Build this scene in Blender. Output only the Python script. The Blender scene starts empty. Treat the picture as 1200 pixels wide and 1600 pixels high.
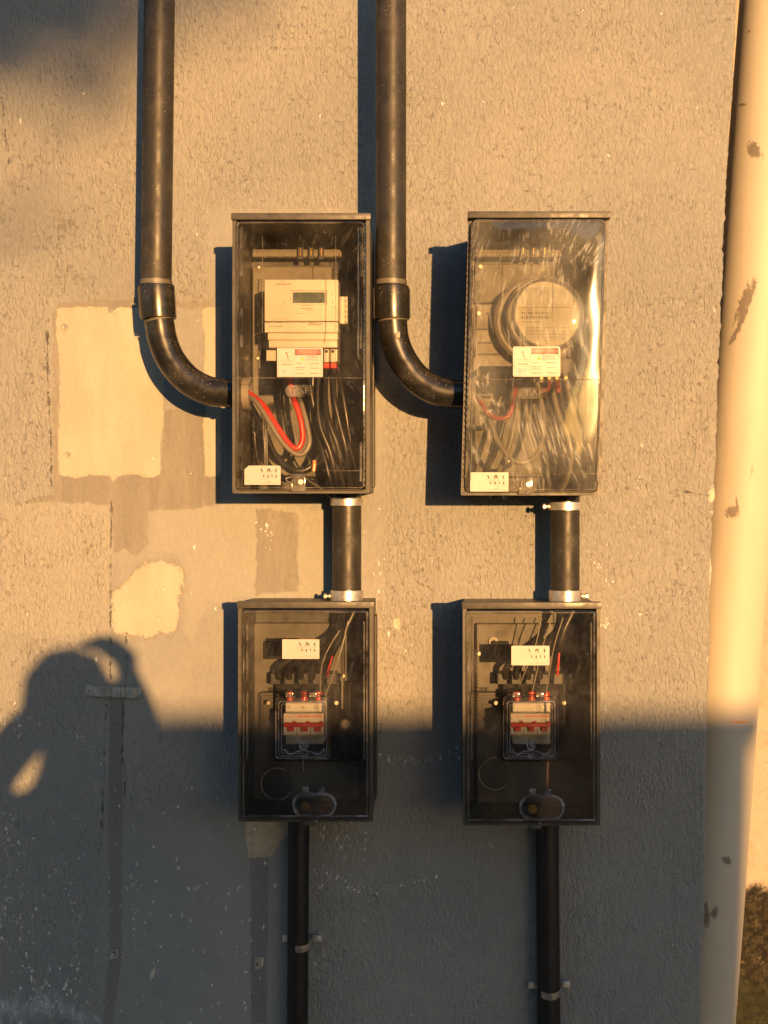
import bpy, bmesh, math, random
import numpy as np
from mathutils import Vector, Matrix, noise as mnoise
R = math.radians
random.seed(7)
S = bpy.context.scene
# ------------------------------------------------------------------ camera, world, sun, exposure
D = 2.42            # metres from the lens to the wall plane (y = 0)
F = 1935.0          # focal length in photo pixels (1200 wide)
CX, CY = 690.0, 800.0
cam = bpy.data.objects.new('camera', bpy.data.cameras.new('camera'))
S.collection.objects.link(cam); S.camera = cam
cam.location = (0, -D, 0); cam.rotation_euler = (R(90), 0, 0)
cam.data.sensor_fit = 'HORIZONTAL'; cam.data.sensor_width = 36; cam.data.lens = 36*F/1200
cam.data.shift_x = -(CX-600)/1200
cam.data.clip_start = 0.05; cam.data.clip_end = 2000
S.render.resolution_x = 768; S.render.resolution_y = 1024
SUNV = Vector((-0.335, 1.0, -0.088))           # travel direction of the light
W = bpy.data.worlds.new('World'); S.world = W; W.use_nodes = True
sky = W.node_tree.nodes.new('ShaderNodeTexSky'); sky.sky_type = 'NISHITA'; sky.sun_disc = False
elev = math.atan2(-SUNV.z, math.hypot(SUNV.x, SUNV.y))
sky.sun_elevation = elev; sky.sun_rotation = math.atan2(-SUNV.x, -SUNV.y)
sky.air_density = 1.0; sky.dust_density = 0.6; sky.ozone_density = 2.2
W.node_tree.links.new(sky.outputs[0], W.node_tree.nodes['Background'].inputs[0])
W.node_tree.nodes['Background'].inputs[1].default_value = 0.14
sl = bpy.data.lights.new('sun', 'SUN'); sl.energy = 5.0; sl.angle = R(0.55); sl.color = (1.0, 0.515, 0.175)
so = bpy.data.objects.new('sun', sl); S.collection.objects.link(so)
so.rotation_euler = (-SUNV).to_track_quat('Z', 'Y').to_euler(); so.location = (3, -8, 3)
S.view_settings.view_transform = 'Standard'; S.view_settings.look = 'None'
S.view_settings.gamma = 1; S.view_settings.exposure = 1.48
S.cycles.transparent_max_bounces = 24; S.cycles.max_bounces = 10

# ------------------------------------------------------------------ helpers
def P(px, py, d=0.0):
    s = (D-d)/F
    return Vector(((px-CX)*s, -d, (CY-py)*s))
def sc(d): return (D-d)/F
def C(r, g, b):
    f = lambda c: (c/255/12.92) if c/255 <= 0.04045 else ((c/255+0.055)/1.055)**2.4
    return (f(r), f(g), f(b), 1)

class NT:
    def __init__(s, name):
        s.m = bpy.data.materials.new(name); s.m.use_nodes = True
        s.t = s.m.node_tree; s.t.nodes.clear()
        s.out = s.t.nodes.new('ShaderNodeOutputMaterial')
        s.co = None
    def n(s, typ, **kw):
        nd = s.t.nodes.new(typ)
        for k, v in kw.items(): setattr(nd, k, v)
        return nd
    def put(s, sock, v):
        if v is None: return
        if hasattr(v, 'is_output') or isinstance(v, bpy.types.NodeSocket): s.t.links.new(v, sock)
        else:
            try: sock.default_value = v
            except Exception: sock.default_value = (v, v, v)
    def math(s, op, a, b=None, c=None, clamp=False):
        nd = s.n('ShaderNodeMath', operation=op, use_clamp=clamp)
        s.put(nd.inputs[0], a); s.put(nd.inputs[1], b)
        if c is not None: s.put(nd.inputs[2], c)
        return nd.outputs[0]
    def coord(s):
        if s.co is None: s.co = s.n('ShaderNodeTexCoord').outputs['Object']
        return s.co
    def scaled(s, v, loc=(0,0,0), rot=(0,0,0)):
        nd = s.n('ShaderNodeMapping'); s.put(nd.inputs['Vector'], s.coord())
        nd.inputs['Scale'].default_value = v; nd.inputs['Location'].default_value = loc; nd.inputs['Rotation'].default_value = rot
        return nd.outputs[0]
    def noise(s, scale, detail=3, rough=.5, dist=0, vec=None, color=False):
        nd = s.n('ShaderNodeTexNoise'); s.put(nd.inputs['Vector'], vec if vec is not None else s.coord())
        nd.inputs['Scale'].default_value = scale; nd.inputs['Detail'].default_value = detail
        nd.inputs['Roughness'].default_value = rough; nd.inputs['Distortion'].default_value = dist
        return nd.outputs[1 if color else 0]
    def voro(s, scale, vec=None, feature='F1', out='Distance'):
        nd = s.n('ShaderNodeTexVoronoi', feature=feature); s.put(nd.inputs['Vector'], vec if vec is not None else s.coord())
        nd.inputs['Scale'].default_value = scale
        return nd.outputs[out]
    def ramp(s, v, a, b, lo=0.0, hi=1.0, smooth=True):
        nd = s.n('ShaderNodeMapRange', interpolation_type='SMOOTHSTEP' if smooth else 'LINEAR')
        s.put(nd.inputs[0], v); s.put(nd.inputs[1], a); s.put(nd.inputs[2], b); s.put(nd.inputs[3], lo); s.put(nd.inputs[4], hi)
        return nd.outputs[0]
    def attr(s, name):
        nd = s.n('ShaderNodeAttribute'); nd.attribute_name = name; return nd.outputs['Fac']
    def mix(s, f, a, b):
        nd = s.n('ShaderNodeMix', data_type='RGBA')
        s.put(nd.inputs[0], f); s.put(nd.inputs[6], a); s.put(nd.inputs[7], b)
        return nd.outputs[2]
    def bump(s, h, strength=1, dist=.001, normal=None):
        nd = s.n('ShaderNodeBump'); s.put(nd.inputs['Height'], h)
        nd.inputs['Strength'].default_value = strength; nd.inputs['Distance'].default_value = dist
        if normal is not None: s.put(nd.inputs['Normal'], normal)
        return nd.outputs[0]
    def pbsdf(s, col, rough=.5, metal=0, spec=.5, normal=None, coat=0):
        nd = s.n('ShaderNodeBsdfPrincipled')
        s.put(nd.inputs['Base Color'], col); s.put(nd.inputs['Roughness'], rough); s.put(nd.inputs['Metallic'], metal)
        s.put(nd.inputs['Specular IOR Level'], spec); nd.inputs['Coat Weight'].default_value = coat
        if normal is not None: s.put(nd.inputs['Normal'], normal)
        return nd.outputs[0]
    def done(s, sh): s.t.links.new(sh, s.out.inputs[0]); return s.m

def simple(name, col, rough=.5, metal=0, spec=.5, var=.15, nscale=25, bump=.0, bscale=200, coat=0, dust=0, speck=0):
    t = NT(name)
    n = t.noise(nscale, 4, .6)
    c2 = tuple(c*(1-var) for c in col[:3])+(1,); c3 = tuple(min(1, c*(1+var)) for c in col[:3])+(1,)
    c = t.mix(t.ramp(n, .3, .7), c2, c3)
    rg = t.ramp(t.noise(nscale*2.3, 3), .3, .7, max(.02, rough*.8), min(1, rough*1.25))
    if dust:
        c = t.mix(t.math('MULTIPLY', t.ramp(t.noise(nscale*1.7, 5, .7), .45, .8), dust), c, (.30, .27, .22, 1))
    if speck:
        v = t.voro(230); g = t.ramp(t.noise(30, 3), .5, .62)
        c = t.mix(t.math('MULTIPLY', t.math('MULTIPLY', t.ramp(v, .16, .10), g), speck), c, (.45, .42, .36, 1))
    nm = t.bump(t.noise(bscale, 3), bump, .0006) if bump else None
    return t.done(t.pbsdf(c, rg, metal, spec, nm, coat))

def clear(name, tint=(.9, .89, .86, 1), haze=.04, rough=.07, scratch=0.0, hazecol=(.5, .48, .44, 1), f0=1.45, smear=False):
    t = NT(name)
    fr = t.n('ShaderNodeFresnel'); fr.inputs[0].default_value = f0
    tr = t.n('ShaderNodeBsdfTransparent'); t.put(tr.inputs[0], tint)
    gl = t.n('ShaderNodeBsdfGlossy'); gl.inputs['Color'].default_value = (.95, .95, .95, 1)
    bn = t.bump(t.noise(9, 2), .12, .004)
    t.put(gl.inputs['Normal'], bn)
    t.put(gl.inputs['Roughness'], rough)
    df = t.n('ShaderNodeBsdfDiffuse'); t.put(df.inputs[0], hazecol)
    h = t.math('MULTIPLY', t.ramp(t.noise(14, 5, .7), .35, .75), haze)
    # fine dust specks
    sp = t.math('MULTIPLY', t.ramp(t.voro(160), .11, .06), t.ramp(t.noise(20, 2), .48, .62))
    h = t.math('MAXIMUM', h, t.math('MULTIPLY', sp, .5))
    if scratch:
        # streaks that follow a few wandering directions, like wiped and sun-crazed plastic
        w = t.noise(3.0, 2, .5, 0, color=True)
        vm = t.n('ShaderNodeVectorMath', operation='SCALE'); t.put(vm.inputs[0], w); vm.inputs[3].default_value = .22
        va = t.n('ShaderNodeVectorMath', operation='ADD'); t.put(va.inputs[0], t.coord()); t.put(va.inputs[1], vm.outputs[0])
        mp = t.n('ShaderNodeMapping'); t.put(mp.inputs[0], va.outputs[0]); mp.inputs['Rotation'].default_value = (0, R(24), 0); mp.inputs['Scale'].default_value = (1, 1, .09)
        s1 = t.ramp(t.noise(150, 3, .6, vec=mp.outputs[0]), .54, .70)
        mp2 = t.n('ShaderNodeMapping'); t.put(mp2.inputs[0], va.outputs[0]); mp2.inputs['Rotation'].default_value = (0, R(-32), 0); mp2.inputs['Scale'].default_value = (1, 1, .07)
        s2 = t.math('MULTIPLY', t.ramp(t.noise(190, 3, .6, vec=mp2.outputs[0]), .57, .70), t.ramp(t.noise(11, 2), .45, .6))
        big = t.ramp(t.noise(10, 4, .6), .30, .68, .25, 1)
        s = t.math('MULTIPLY', t.math('ADD', s1, s2, clamp=True), big)
        h = t.math('ADD', h, t.math('MULTIPLY', s, scratch), clamp=True)
        h = t.math('ADD', h, t.math('MULTIPLY', big, scratch*.42), clamp=True)
    m1 = t.n('ShaderNodeMixShader'); t.put(m1.inputs[0], h); t.put(m1.inputs[1], tr.outputs[0]); t.put(m1.inputs[2], df.outputs[0])
    m2 = t.n('ShaderNodeMixShader'); t.put(m2.inputs[0], fr.outputs[0]); t.put(m2.inputs[1], m1.outputs[0]); t.put(m2.inputs[2], gl.outputs[0])
    return t.done(m2.outputs[0])

# ---- scene graph
def tag(o, label=None, cat=None, group=None, kind=None):
    if label: o['label'] = label
    if cat: o['category'] = cat
    if group: o['group'] = group
    if kind: o['kind'] = kind
    return o
def link(o): S.collection.objects.link(o); return o
def origin_of(o): return Vector(o.get('_org', (0, 0, 0)))
def thing(name, loc, label, cat, group=None):
    o = link(bpy.data.objects.new(name, None)); o.location = loc; o.empty_display_size = .05
    ORG[o.name] = Vector(loc)
    return tag(o, label, cat, group)
ORG = {}; KEEP = set()
def obj(name, bm, mat, parent=None, smooth=35, label=None, loc=None):
    """bm is in world coordinates"""
    org = ORG[parent.name] if parent is not None else (Vector(loc) if loc is not None else Vector((0, 0, 0)))
    bmesh.ops.translate(bm, verts=bm.verts, vec=-org)
    if id(bm) in KEEP: KEEP.discard(id(bm))
    else: bmesh.ops.recalc_face_normals(bm, faces=bm.faces)
    me = bpy.data.meshes.new(name); bm.to_mesh(me); bm.free()
    if mat is not None: me.materials.append(mat)
    if smooth:
        me.shade_smooth(); me.set_sharp_from_angle(angle=R(smooth))
    o = link(bpy.data.objects.new(name, me))
    if parent is not None: o.parent = parent
    else: o.location = org
    ORG[o.name] = org
    if label: o['label'] = label
    return o
def NB(): return bmesh.new()
def box(bm, x0, x1, y0, y1, z0, z1, bev=0, seg=1):
    if x0 > x1: x0, x1 = x1, x0
    if y0 > y1: y0, y1 = y1, y0
    if z0 > z1: z0, z1 = z1, z0
    vs = [bm.verts.new(p) for p in ((x0,y0,z0),(x1,y0,z0),(x1,y1,z0),(x0,y1,z0),(x0,y0,z1),(x1,y0,z1),(x1,y1,z1),(x0,y1,z1))]
    fs = [bm.faces.new([vs[i] for i in f]) for f in ((3,2,1,0),(4,5,6,7),(0,1,5,4),(1,2,6,5),(2,3,7,6),(3,0,4,7))]
    if bev:
        es = list({e for f in fs for e in f.edges})
        bmesh.ops.bevel(bm, geom=es, offset=bev, segments=seg, profile=.6, affect='EDGES')
def pbox(bm, a, b, c, e, d0, d1, bev=0, seg=1):
    """photo rectangle a..b, c..e measured at front depth d1, solid from depth d0 to d1"""
    p, q = P(a, c, d1), P(b, e, d1)
    box(bm, p.x, q.x, -d1, -d0, q.z, p.z, bev, seg)
def tube(bm, pts, r, seg=12, cap=True):
    pts = [Vector(p) for p in pts]; n = len(pts)
    rs = r if isinstance(r, (list, tuple)) else [r]*n
    t0 = (pts[1]-pts[0]).normalized()
    up = Vector((0, 1, 0)) if abs(t0.y) < .9 else Vector((1, 0, 0))
    u = t0.cross(up).normalized(); rings = []
    for i, p in enumerate(pts):
        t = (pts[min(i+1, n-1)]-pts[max(i-1, 0)]).normalized()
        u = (u - t*u.dot(t)).normalized(); v = t.cross(u)
        rings.append([bm.verts.new(p+rs[i]*(math.cos(2*math.pi*k/seg)*u+math.sin(2*math.pi*k/seg)*v)) for k in range(seg)])
    for a, b in zip(rings, rings[1:]):
        for k in range(seg): bm.faces.new((a[k], a[(k+1) % seg], b[(k+1) % seg], b[k]))
    if cap: bm.faces.new(rings[0][::-1]); bm.faces.new(rings[-1])
def spline(pts, n=8):
    pts = [Vector(p) for p in pts]; q = [2*pts[0]-pts[1]]+pts+[2*pts[-1]-pts[-2]]; out = []
    for i in range(1, len(q)-2):
        for k in range(n):
            t = k/n; a, b, c, d = q[i-1], q[i], q[i+1], q[i+2]
            out.append(.5*((2*b)+(c-a)*t+(2*a-5*b+4*c-d)*t*t+(3*b-a-3*c+d)*t**3))
    return out+[pts[-1]]
def ptube(bm, pts, r, seg=10, n=8, smooth=True, cap=True):
    w = [P(*p) for p in pts]
    tube(bm, spline(w, n) if smooth and len(w) > 2 else w, r, seg, cap)
def cyl(bm, c, axis, r, h, seg=24, r2=None, bev=0):
    """cylinder starting at c going h along axis"""
    a = Vector(axis).normalized(); c = Vector(c)
    r2 = r if r2 is None else r2
    if bev: tube(bm, [c, c+a*bev*.01, c+a*(h-bev), c+a*h], [r, r, r2, r2-bev], seg)
    else: tube(bm, [c, c+a*h], [r, r2], seg)
def ringy(bm, c, axis, r_out, r_in, h, seg=32):
    a = Vector(axis).normalized(); c = Vector(c)
    up = Vector((0, 0, 1)) if abs(a.z) < .9 else Vector((1, 0, 0))
    u = a.cross(up).normalized(); v = a.cross(u)
    L = []
    for (r, o) in ((r_out, 0), (r_out, h), (r_in, h), (r_in, 0)):
        L.append([bm.verts.new(c+a*o+r*(math.cos(2*math.pi*k/seg)*u+math.sin(2*math.pi*k/seg)*v)) for k in range(seg)])
    for i in range(4):
        A, B = L[i], L[(i+1) % 4]
        for k in range(seg): bm.faces.new((A[k], A[(k+1) % seg], B[(k+1) % seg], B[k]))
def rrect(x0, x1, z0, z1, r, n=5):
    pts = []
    for cx, cz, a0 in ((x1-r, z1-r, 0), (x0+r, z1-r, 90), (x0+r, z0+r, 180), (x1-r, z0+r, 270)):
        for k in range(n+1):
            a = R(a0+90*k/n); pts.append((cx+r*math.cos(a), cz+r*math.sin(a)))
    return pts
def loops(bm, L, cap_end=True, cap_start=False):
    """L: list of (list of (x,z), y)"""
    rs = [[bm.verts.new((x, y, z)) for x, z in pts] for pts, y in L]; n = len(rs[0])
    for a, b in zip(rs, rs[1:]):
        for k in range(n): bm.faces.new((a[k], a[(k+1) % n], b[(k+1) % n], b[k]))
    if cap_end: bm.faces.new(rs[-1])
    if cap_start: bm.faces.new(rs[0][::-1])
def prect(a, b, c, e, d):
    p, q = P(a, c, d), P(b, e, d); return p.x, q.x, q.z, p.z
def inset(rc, k): return (rc[0]+k, rc[1]-k, rc[2]+k, rc[3]-k)
def plate(bm, rc, r, d0, d1, n=5):
    pts = rrect(*rc, r, n); loops(bm, [(pts, -d0), (pts, -d1)], True, True)
def rframe(bm, rc, wd, r, d0, d1, n=5):
    o = rrect(*rc, r, n); i = rrect(*inset(rc, wd), max(r-wd, .0008), n)
    loops(bm, [(o, -d0), (o, -d1), (i, -d1), (i, -d0), (o, -d0)], False)
    bmesh.ops.remove_doubles(bm, verts=bm.verts, dist=1e-6)
def poly(bm, pts, d0, d1):
    loops(bm, [(pts, -d0), (pts, -d1)], True, True)
def text(bm, s, x, z, size, d, align='CENTER', sx=1.0):
    cu = bpy.data.curves.new('t', 'FONT'); cu.body = s; cu.size = size; cu.align_x = align; cu.align_y = 'CENTER'; cu.resolution_u = 3
    o = link(bpy.data.objects.new('t', cu)); bpy.context.view_layer.update()
    me = bpy.data.meshes.new_from_object(o.evaluated_get(bpy.context.evaluated_depsgraph_get()))
    me.transform(Matrix.Translation((x, -d, z)) @ Matrix.Rotation(R(90), 4, 'X') @ Matrix.Diagonal((sx, 1, 1, 1)))
    bm.from_mesh(me); bpy.data.objects.remove(o); bpy.data.curves.remove(cu); bpy.data.meshes.remove(me)

# ------------------------------------------------------------------ materials
M = {}
M['shell'] = simple('grey_polycarbonate_shell', (.036, .033, .027, 1), .38, spec=.4, var=.2, dust=.06, bump=.25, bscale=90)
M['frame'] = simple('grey_plastic_frame', (.042, .039, .033, 1), .45, spec=.35, var=.22, dust=.08, bump=.2, bscale=120)
M['board'] = simple('grey_mounting_board', (.085, .078, .060, 1), .55, var=.25, dust=.12, nscale=18)
M['rail'] = simple('dull_metal_rail', (.095, .087, .068, 1), .5, var=.2)
M['low_board'] = simple('shaded_mounting_board', (.045, .041, .033, 1), .5, var=.3, dust=.08, nscale=18)  # board darkened in colour for the shade inside the lower boxes
M['low_shell'] = simple('shaded_shell', (.022, .021, .019, 1), .4, var=.2, dust=.05)  # darker shell copy, the lower boxes' shade put into its colour
M['black'] = simple('matt_black', (.004, .004, .004, 1), .7, spec=.2, var=.2)
M['pale_board'] = simple('pale_fibre_board', (.20, .18, .155, 1), .6, var=.1)
M['dark'] = simple('black_plastic', (.012, .012, .012, 1), .4, var=.3)
M['cable'] = simple('black_cable_sheath', (.008, .0075, .007, 1), .40, var=.3, dust=.03)
M['pvc'] = simple('black_pvc_pipe', (.018, .0165, .014, 1), .46, spec=.28, var=.2, dust=.08, nscale=14, speck=.6)
M['pvc_gloss'] = simple('glossy_black_pvc_elbow', (.011, .0105, .009, 1), .27, spec=.42, var=.35, dust=.07, nscale=20, speck=.8)
M['pvc_band'] = simple('dusty_pipe_end', (.075, .068, .052, 1), .5, var=.2)
M['low_pvc'] = simple('dark_lower_pipe', (.006, .006, .007, 1), .42, spec=.35, var=.3, speck=.25)
M['white'] = simple('white_meter_plastic', (.41, .385, .33, 1), .45, var=.05, nscale=12)
M['white2'] = simple('white_breaker_plastic', (.42, .41, .37, 1), .42, var=.05)
M['lcd'] = simple('grey_green_display', (.055, .075, .068, 1), .25, var=.12, nscale=60)
M['ink'] = simple('black_ink', (.03, .028, .026, 1), .6, var=.05)
M['faint_ink'] = simple('faded_grey_ink', (.12, .105, .09, 1), .6, var=.1)
M['paper'] = simple('white_vinyl_label', (.275, .265, .24, 1), .42, var=.05)
M['label_red'] = simple('faded_red_print', (.50, .06, .04, 1), .5, var=.08)
M['label_pink'] = simple('pale_red_print', (.50, .22, .17, 1), .5, var=.04)
M['label_yellow'] = simple('yellow_print', (.42, .27, .02, 1), .5, var=.05)
M['label_blue'] = simple('faded_blue_print', (.13, .26, .32, 1), .5, var=.05)
M['red'] = simple('red_cable', (.42, .018, .008, 1), .35, var=.12)
M['dull_red'] = simple('faded_red_cable', (.24, .03, .018, 1), .45, var=.12)
M['red_handle'] = simple('dark_red_plastic', (.30, .012, .010, 1), .35, var=.1)
M['grey_cable'] = simple('grey_cable', (.15, .137, .112, 1), .42, var=.12)
M['white_wire'] = simple('clear_white_wire', (.14, .135, .13, 1), .3, var=.15)
M['zinc'] = simple('galvanised_steel', (.55, .52, .47, 1), .34, metal=.85, var=.2, nscale=40, bump=.15)
M['steel'] = simple('dull_screw_steel', (.45, .42, .36, 1), .4, metal=.8, var=.25)
M['brass'] = simple('brass', (.30, .20, .07, 1), .35, metal=.9, var=.2)
M['copper'] = simple('copper', (.75, .30, .14, 1), .4, metal=.6, var=.1)
M['gland'] = simple('pale_gland_plastic', (.20, .18, .145, 1), .4, var=.12)
M['painted_metal'] = simple('painted_over_strap', (.22, .225, .21, 1), .45, var=.3, nscale=60, bump=.3)
M['lid'] = clear('clear_polycarbonate_lid', (.84, .82, .78, 1), .02, .05, 0.045)
M['lid_old'] = clear('scratched_hazy_lid', (.72, .71, .66, 1), .05, .065, 0.33, hazecol=(.44, .44, .40, 1), f0=1.5)
M['lid_low'] = clear('clear_lower_lid', (.84, .83, .80, 1), .035, .05, 0.03, hazecol=(.42, .42, .42, 1))
M['rib'] = clear('frosted_clear_rib', (.74, .72, .68, 1), .22, .12, 0.0, hazecol=(.5, .47, .43, 1))
M['cover'] = clear('clear_breaker_cover', (.90, .90, .90, 1), .05, .05)
M['edge'] = clear('cover_edge', (.66, .66, .70, 1), .65, .1, 0, hazecol=(.40, .40, .44, 1))
M['glass'] = clear('meter_glass', (.93, .93, .9, 1), .03, .03)
M['pipe_cream'] = None

# ------------------------------------------------------------------ the stucco wall
def seg_dist(PX, PY, pts, closed=False):
    d = np.full(PX.shape, 1e9)
    q = pts+[pts[0]] if closed else pts
    for (x0, y0), (x1, y1) in zip(q, q[1:]):
        dx, dy = x1-x0, y1-y0; L = dx*dx+dy*dy
        t = np.clip(((PX-x0)*dx+(PY-y0)*dy)/max(L, 1e-9), 0, 1)
        d = np.minimum(d, np.hypot(PX-x0-t*dx, PY-y0-t*dy))
    return d
def sdf(PX, PY, pts):
    """positive inside"""
    ins = np.zeros(PX.shape, bool); q = pts+[pts[0]]
    for (x0, y0), (x1, y1) in zip(q, q[1:]):
        if y0 == y1: continue
        c = ((y0 > PY) != (y1 > PY)) & (PX < (x1-x0)*(PY-y0)/(y1-y0)+x0)
        ins ^= c
    d = seg_dist(PX, PY, pts, True)
    return np.where(ins, d, -d)
EDGE = [(-400, 1165), (0, 1151), (100, 1147), (200, 1140), (300, 1134), (400, 1130), (500, 1126), (600, 1122), (700, 1119), (760, 1117), (850, 1113), (950, 1110), (1050, 1108), (1130, 1105), (1300, 1103), (1400, 1101), (1500, 1098), (1600, 1096), (2200, 1086)]
PXS = D/F
zs = np.concatenate([np.arange(-1.65, -1.06, .03), np.arange(-1.06, 1.06, .0038), np.arange(1.06, 2.6, .03)])
us = np.concatenate([np.linspace(0, .5, 25)[:-1], np.linspace(.5, 1, 400)])
XMIN = -2.4
ZZ, UU = np.meshgrid(zs, us, indexing='ij')
PYg = CY-ZZ/PXS
xe = (np.interp(PYg, [e[0] for e in EDGE], [e[1] for e in EDGE])-CX)*PXS
rng = np.random.RandomState(3)
jag = np.interp(zs, np.linspace(-1.7, 2.7, 500), rng.randn(500)*.0011)[:, None]
xe = xe+jag
xmid = -.905
XX = np.where(UU < .5, XMIN+(xmid-XMIN)*UU*2, xmid+(xe-xmid)*(UU-.5)*2)
PXg = CX+XX/PXS
nz, nu = XX.shape
# gentle unevenness of the plaster
und = np.zeros_like(XX)
for k in range(10):
    a, b, ph = rng.uniform(-7, 7), rng.uniform(-7, 7), rng.uniform(0, 6)
    und += .0005*np.sin(a*XX+b*ZZ+ph)
edge_round = np.clip((XX-(xe-.006))/.006, 0, 1)**2*.004
YY = und+edge_round
verts = np.stack([XX, YY, ZZ], -1).reshape(-1, 3)
idx = np.arange(nz*nu).reshape(nz, nu)
quads = np.stack([idx[:-1, :-1], idx[:-1, 1:], idx[1:, 1:], idx[1:, :-1]], -1).reshape(-1, 4)
vl = verts.tolist(); fl = quads.tolist()
# return face, back and outer faces of the slab (50 mm thick)
def strip(ii, depth):
    base = len(vl)
    for i in ii: x, y, z = vl[i]; vl.append([x, depth, z])
    for k in range(len(ii)-1): fl.append([ii[k], base+k, base+k+1, ii[k+1]])
    return list(range(base, base+len(ii)))
strip(idx[:, -1].tolist(), .05)
me = bpy.data.meshes.new('stucco_wall'); me.from_pydata(vl, [], fl); me.update()
nv = len(vl)
PXf = np.array([v[0] for v in vl])/PXS+CX; PYf = CY-np.array([v[2] for v in vl])/PXS
def add_attr(name, arr):
    a = me.attributes.new(name, 'FLOAT', 'POINT'); a.data.foreach_set('value', np.asarray(arr, np.float32))
cream = [
 [(88,482),(108,479),(168,479),(171,490),(182,480),(250,480),(252,540),(256,600),(257,660),(251,690),(252,742),(232,748),(214,742),(192,742),(184,746),(176,754),(171,744),(140,743),(118,748),(92,742),(90,690),(93,640),(92,560),(87,520)],
 [(316,480),(345,478),(345,744),(330,746),(321,742),(319,690),(316,660),(322,640),(316,600),(320,545),(320,520),(315,505)],
 [(173,925),(190,915),(205,895),(225,880),(252,875),(276,878),(290,900),(283,935),(280,985),(255,990),(235,996),(205,997),(186,990),(174,992)]]
tan = [[(383,1280),(452,1280),(452,1300),(436,1318),(424,1338),(388,1341),(384,1315)]]
chips = [[(1106,768),(1120,760),(1124,780),(1108,786)], [(1106,800),(1124,798),(1120,806)], [(1110,872),(1130,870),(1124,934),(1109,928)], [(1106,1025),(1124,1022),(1120,1036),(1105,1034)],[(1104,1085),(1124,1082),(1120,1094)],
         [(613,968),(624,966),(626,985),(617,982)], [(236,1518),(243,1510),(241,1525),(233,1534)], [(497,1385),(507,1380),(500,1392)], [(404,1498),(412,1496),(411,1510),(404,1514)]]
dk1 = [[(84,470),(205,466),(330,470),(330,482),(90,483)], [(83,741),(252,741),(256,640),(322,640),(322,745),(345,745),(345,790),(232,800),(232,850),(212,872),(196,858),(177,864),(175,788),(40,784),(84,770)],
       [(400,795),(466,800),(466,925),(400,930)], [(82,480),(92,480),(92,742),(82,745)]]
dk2 = [[(172,1088),(194,1088),(192,1180),(190,1500),(176,1600),(160,1600),(171,1480),(168,1300)], [(390,1335),(420,1338),(418,1500),(416,1600),(392,1600)]]
light = [[(240,790),(400,780),(510,800),(512,935),(330,940),(300,1000),(285,985),(292,900),(285,870),(232,860)], [(0,786),(172,790),(172,1000),(0,990)]]
smooth_area = [[(84,470),(335,470),(335,780),(600,790),(600,930),(372,935),(372,1120),(195,1120),(172,1080),(172,800),(90,785)], [(360,1285),(450,1285),(450,1600),(150,1600),(168,1300)], [(330,330),(600,330),(600,800),(330,800)]]
mx = lambda L: np.clip(np.max([sdf(PXf, PYf, p) for p in L], axis=0), -40, 40)
add_attr('cream', mx(cream[:2])); add_attr('creamsoft', mx(cream[2:])); add_attr('tan', mx(tan)); add_attr('chips', mx(chips))
add_attr('smear', mx(dk1)); add_attr('strip', mx(dk2)); add_attr('pale', mx(light)); add_attr('smooth', mx(smooth_area))
cracks = [[(174,780),(173,860),(173,960),(173,1060)], [(197,985),(196,1080)], [(194,1090),(190,1180),(196,1205),(192,1300)], [(166,1100),(162,1200),(158,1310),(155,1330)], [(2,150),(10,230),(14,256)], [(1050,765),(1110,775)],[(73,520),(74,600),(80,700),(80,775)]]
add_attr('crack', np.min([seg_dist(PXf, PYf, p) for p in cracks], axis=0).clip(0, 40))
def soft(pts, w): return np.exp(-(seg_dist(PXf, PYf, pts)/w)**2)
sp = np.zeros(nv)
for pts, w, a in (([(592,1185),(640,1190),(722,1180)], 8, 1.0), ([(722,1180),(735,1180)], 10, .8), ([(495,1362),(535,1375),(540,1386),(580,1392),(620,1384),(670,1374),(690,1370)], 3.5, .9),
                  ([(50,1122),(72,1132)], 4, .8), ([(112,1146),(152,1172)], 4.5, 1), ([(162,1185),(160,1192)], 4, 1), ([(10,1250),(16,1280),(10,1320),(14,1390)], 6, .75), ([(100,1255),(130,1290)], 5, .6),
                  ([(208,1370),(210,1480)], 4, .6), ([(110,1400),(122,1430),(122,1495)], 8, .7), ([(20,1470),(60,1520),(120,1560)], 32, .62), ([(0,1400),(40,1470)], 26, .6), ([(940,975),(955,976)], 4, 1),
                  ([(505,1300),(560,1320)], 18, .3), ([(590,975),(625,1000)], 12, .35), ([(575,780),(600,860),(590,930)], 12, .3), ([(410,820),(425,850)], 9, .6), ([(30,1090),(30,1150)], 10, .4),
                  ([(845,795),(850,800)],8,.5), ([(925,870),(950,905)], 8, .45), ([(230,905),(300,930)], 12, .3), ([(600,1000),(620,1010)], 8, .5)):
    sp = np.maximum(sp, soft(pts, w)*a)
sp = np.maximum(sp,   .09*np.clip((PYf-1200)/200, 0, 1)*np.clip((500-PXf)/300, 0, 1))
sp = np.maximum(sp, .002)
add_attr('specks', sp)
add_attr('whitewash', np.maximum.reduce([soft([(0,1575),(70,1570)], 45), .9*soft([(60,1555),(150,1600)], 28)]))
sr = np.maximum.reduce([soft([(92,340),(98,345)], 16), soft([(95,425),(130,428)], 12)*.7, soft([(195,225),(210,228)], 8)*.6])
add_attr('stain', sr)

t = NT('painted_stucco')
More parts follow.
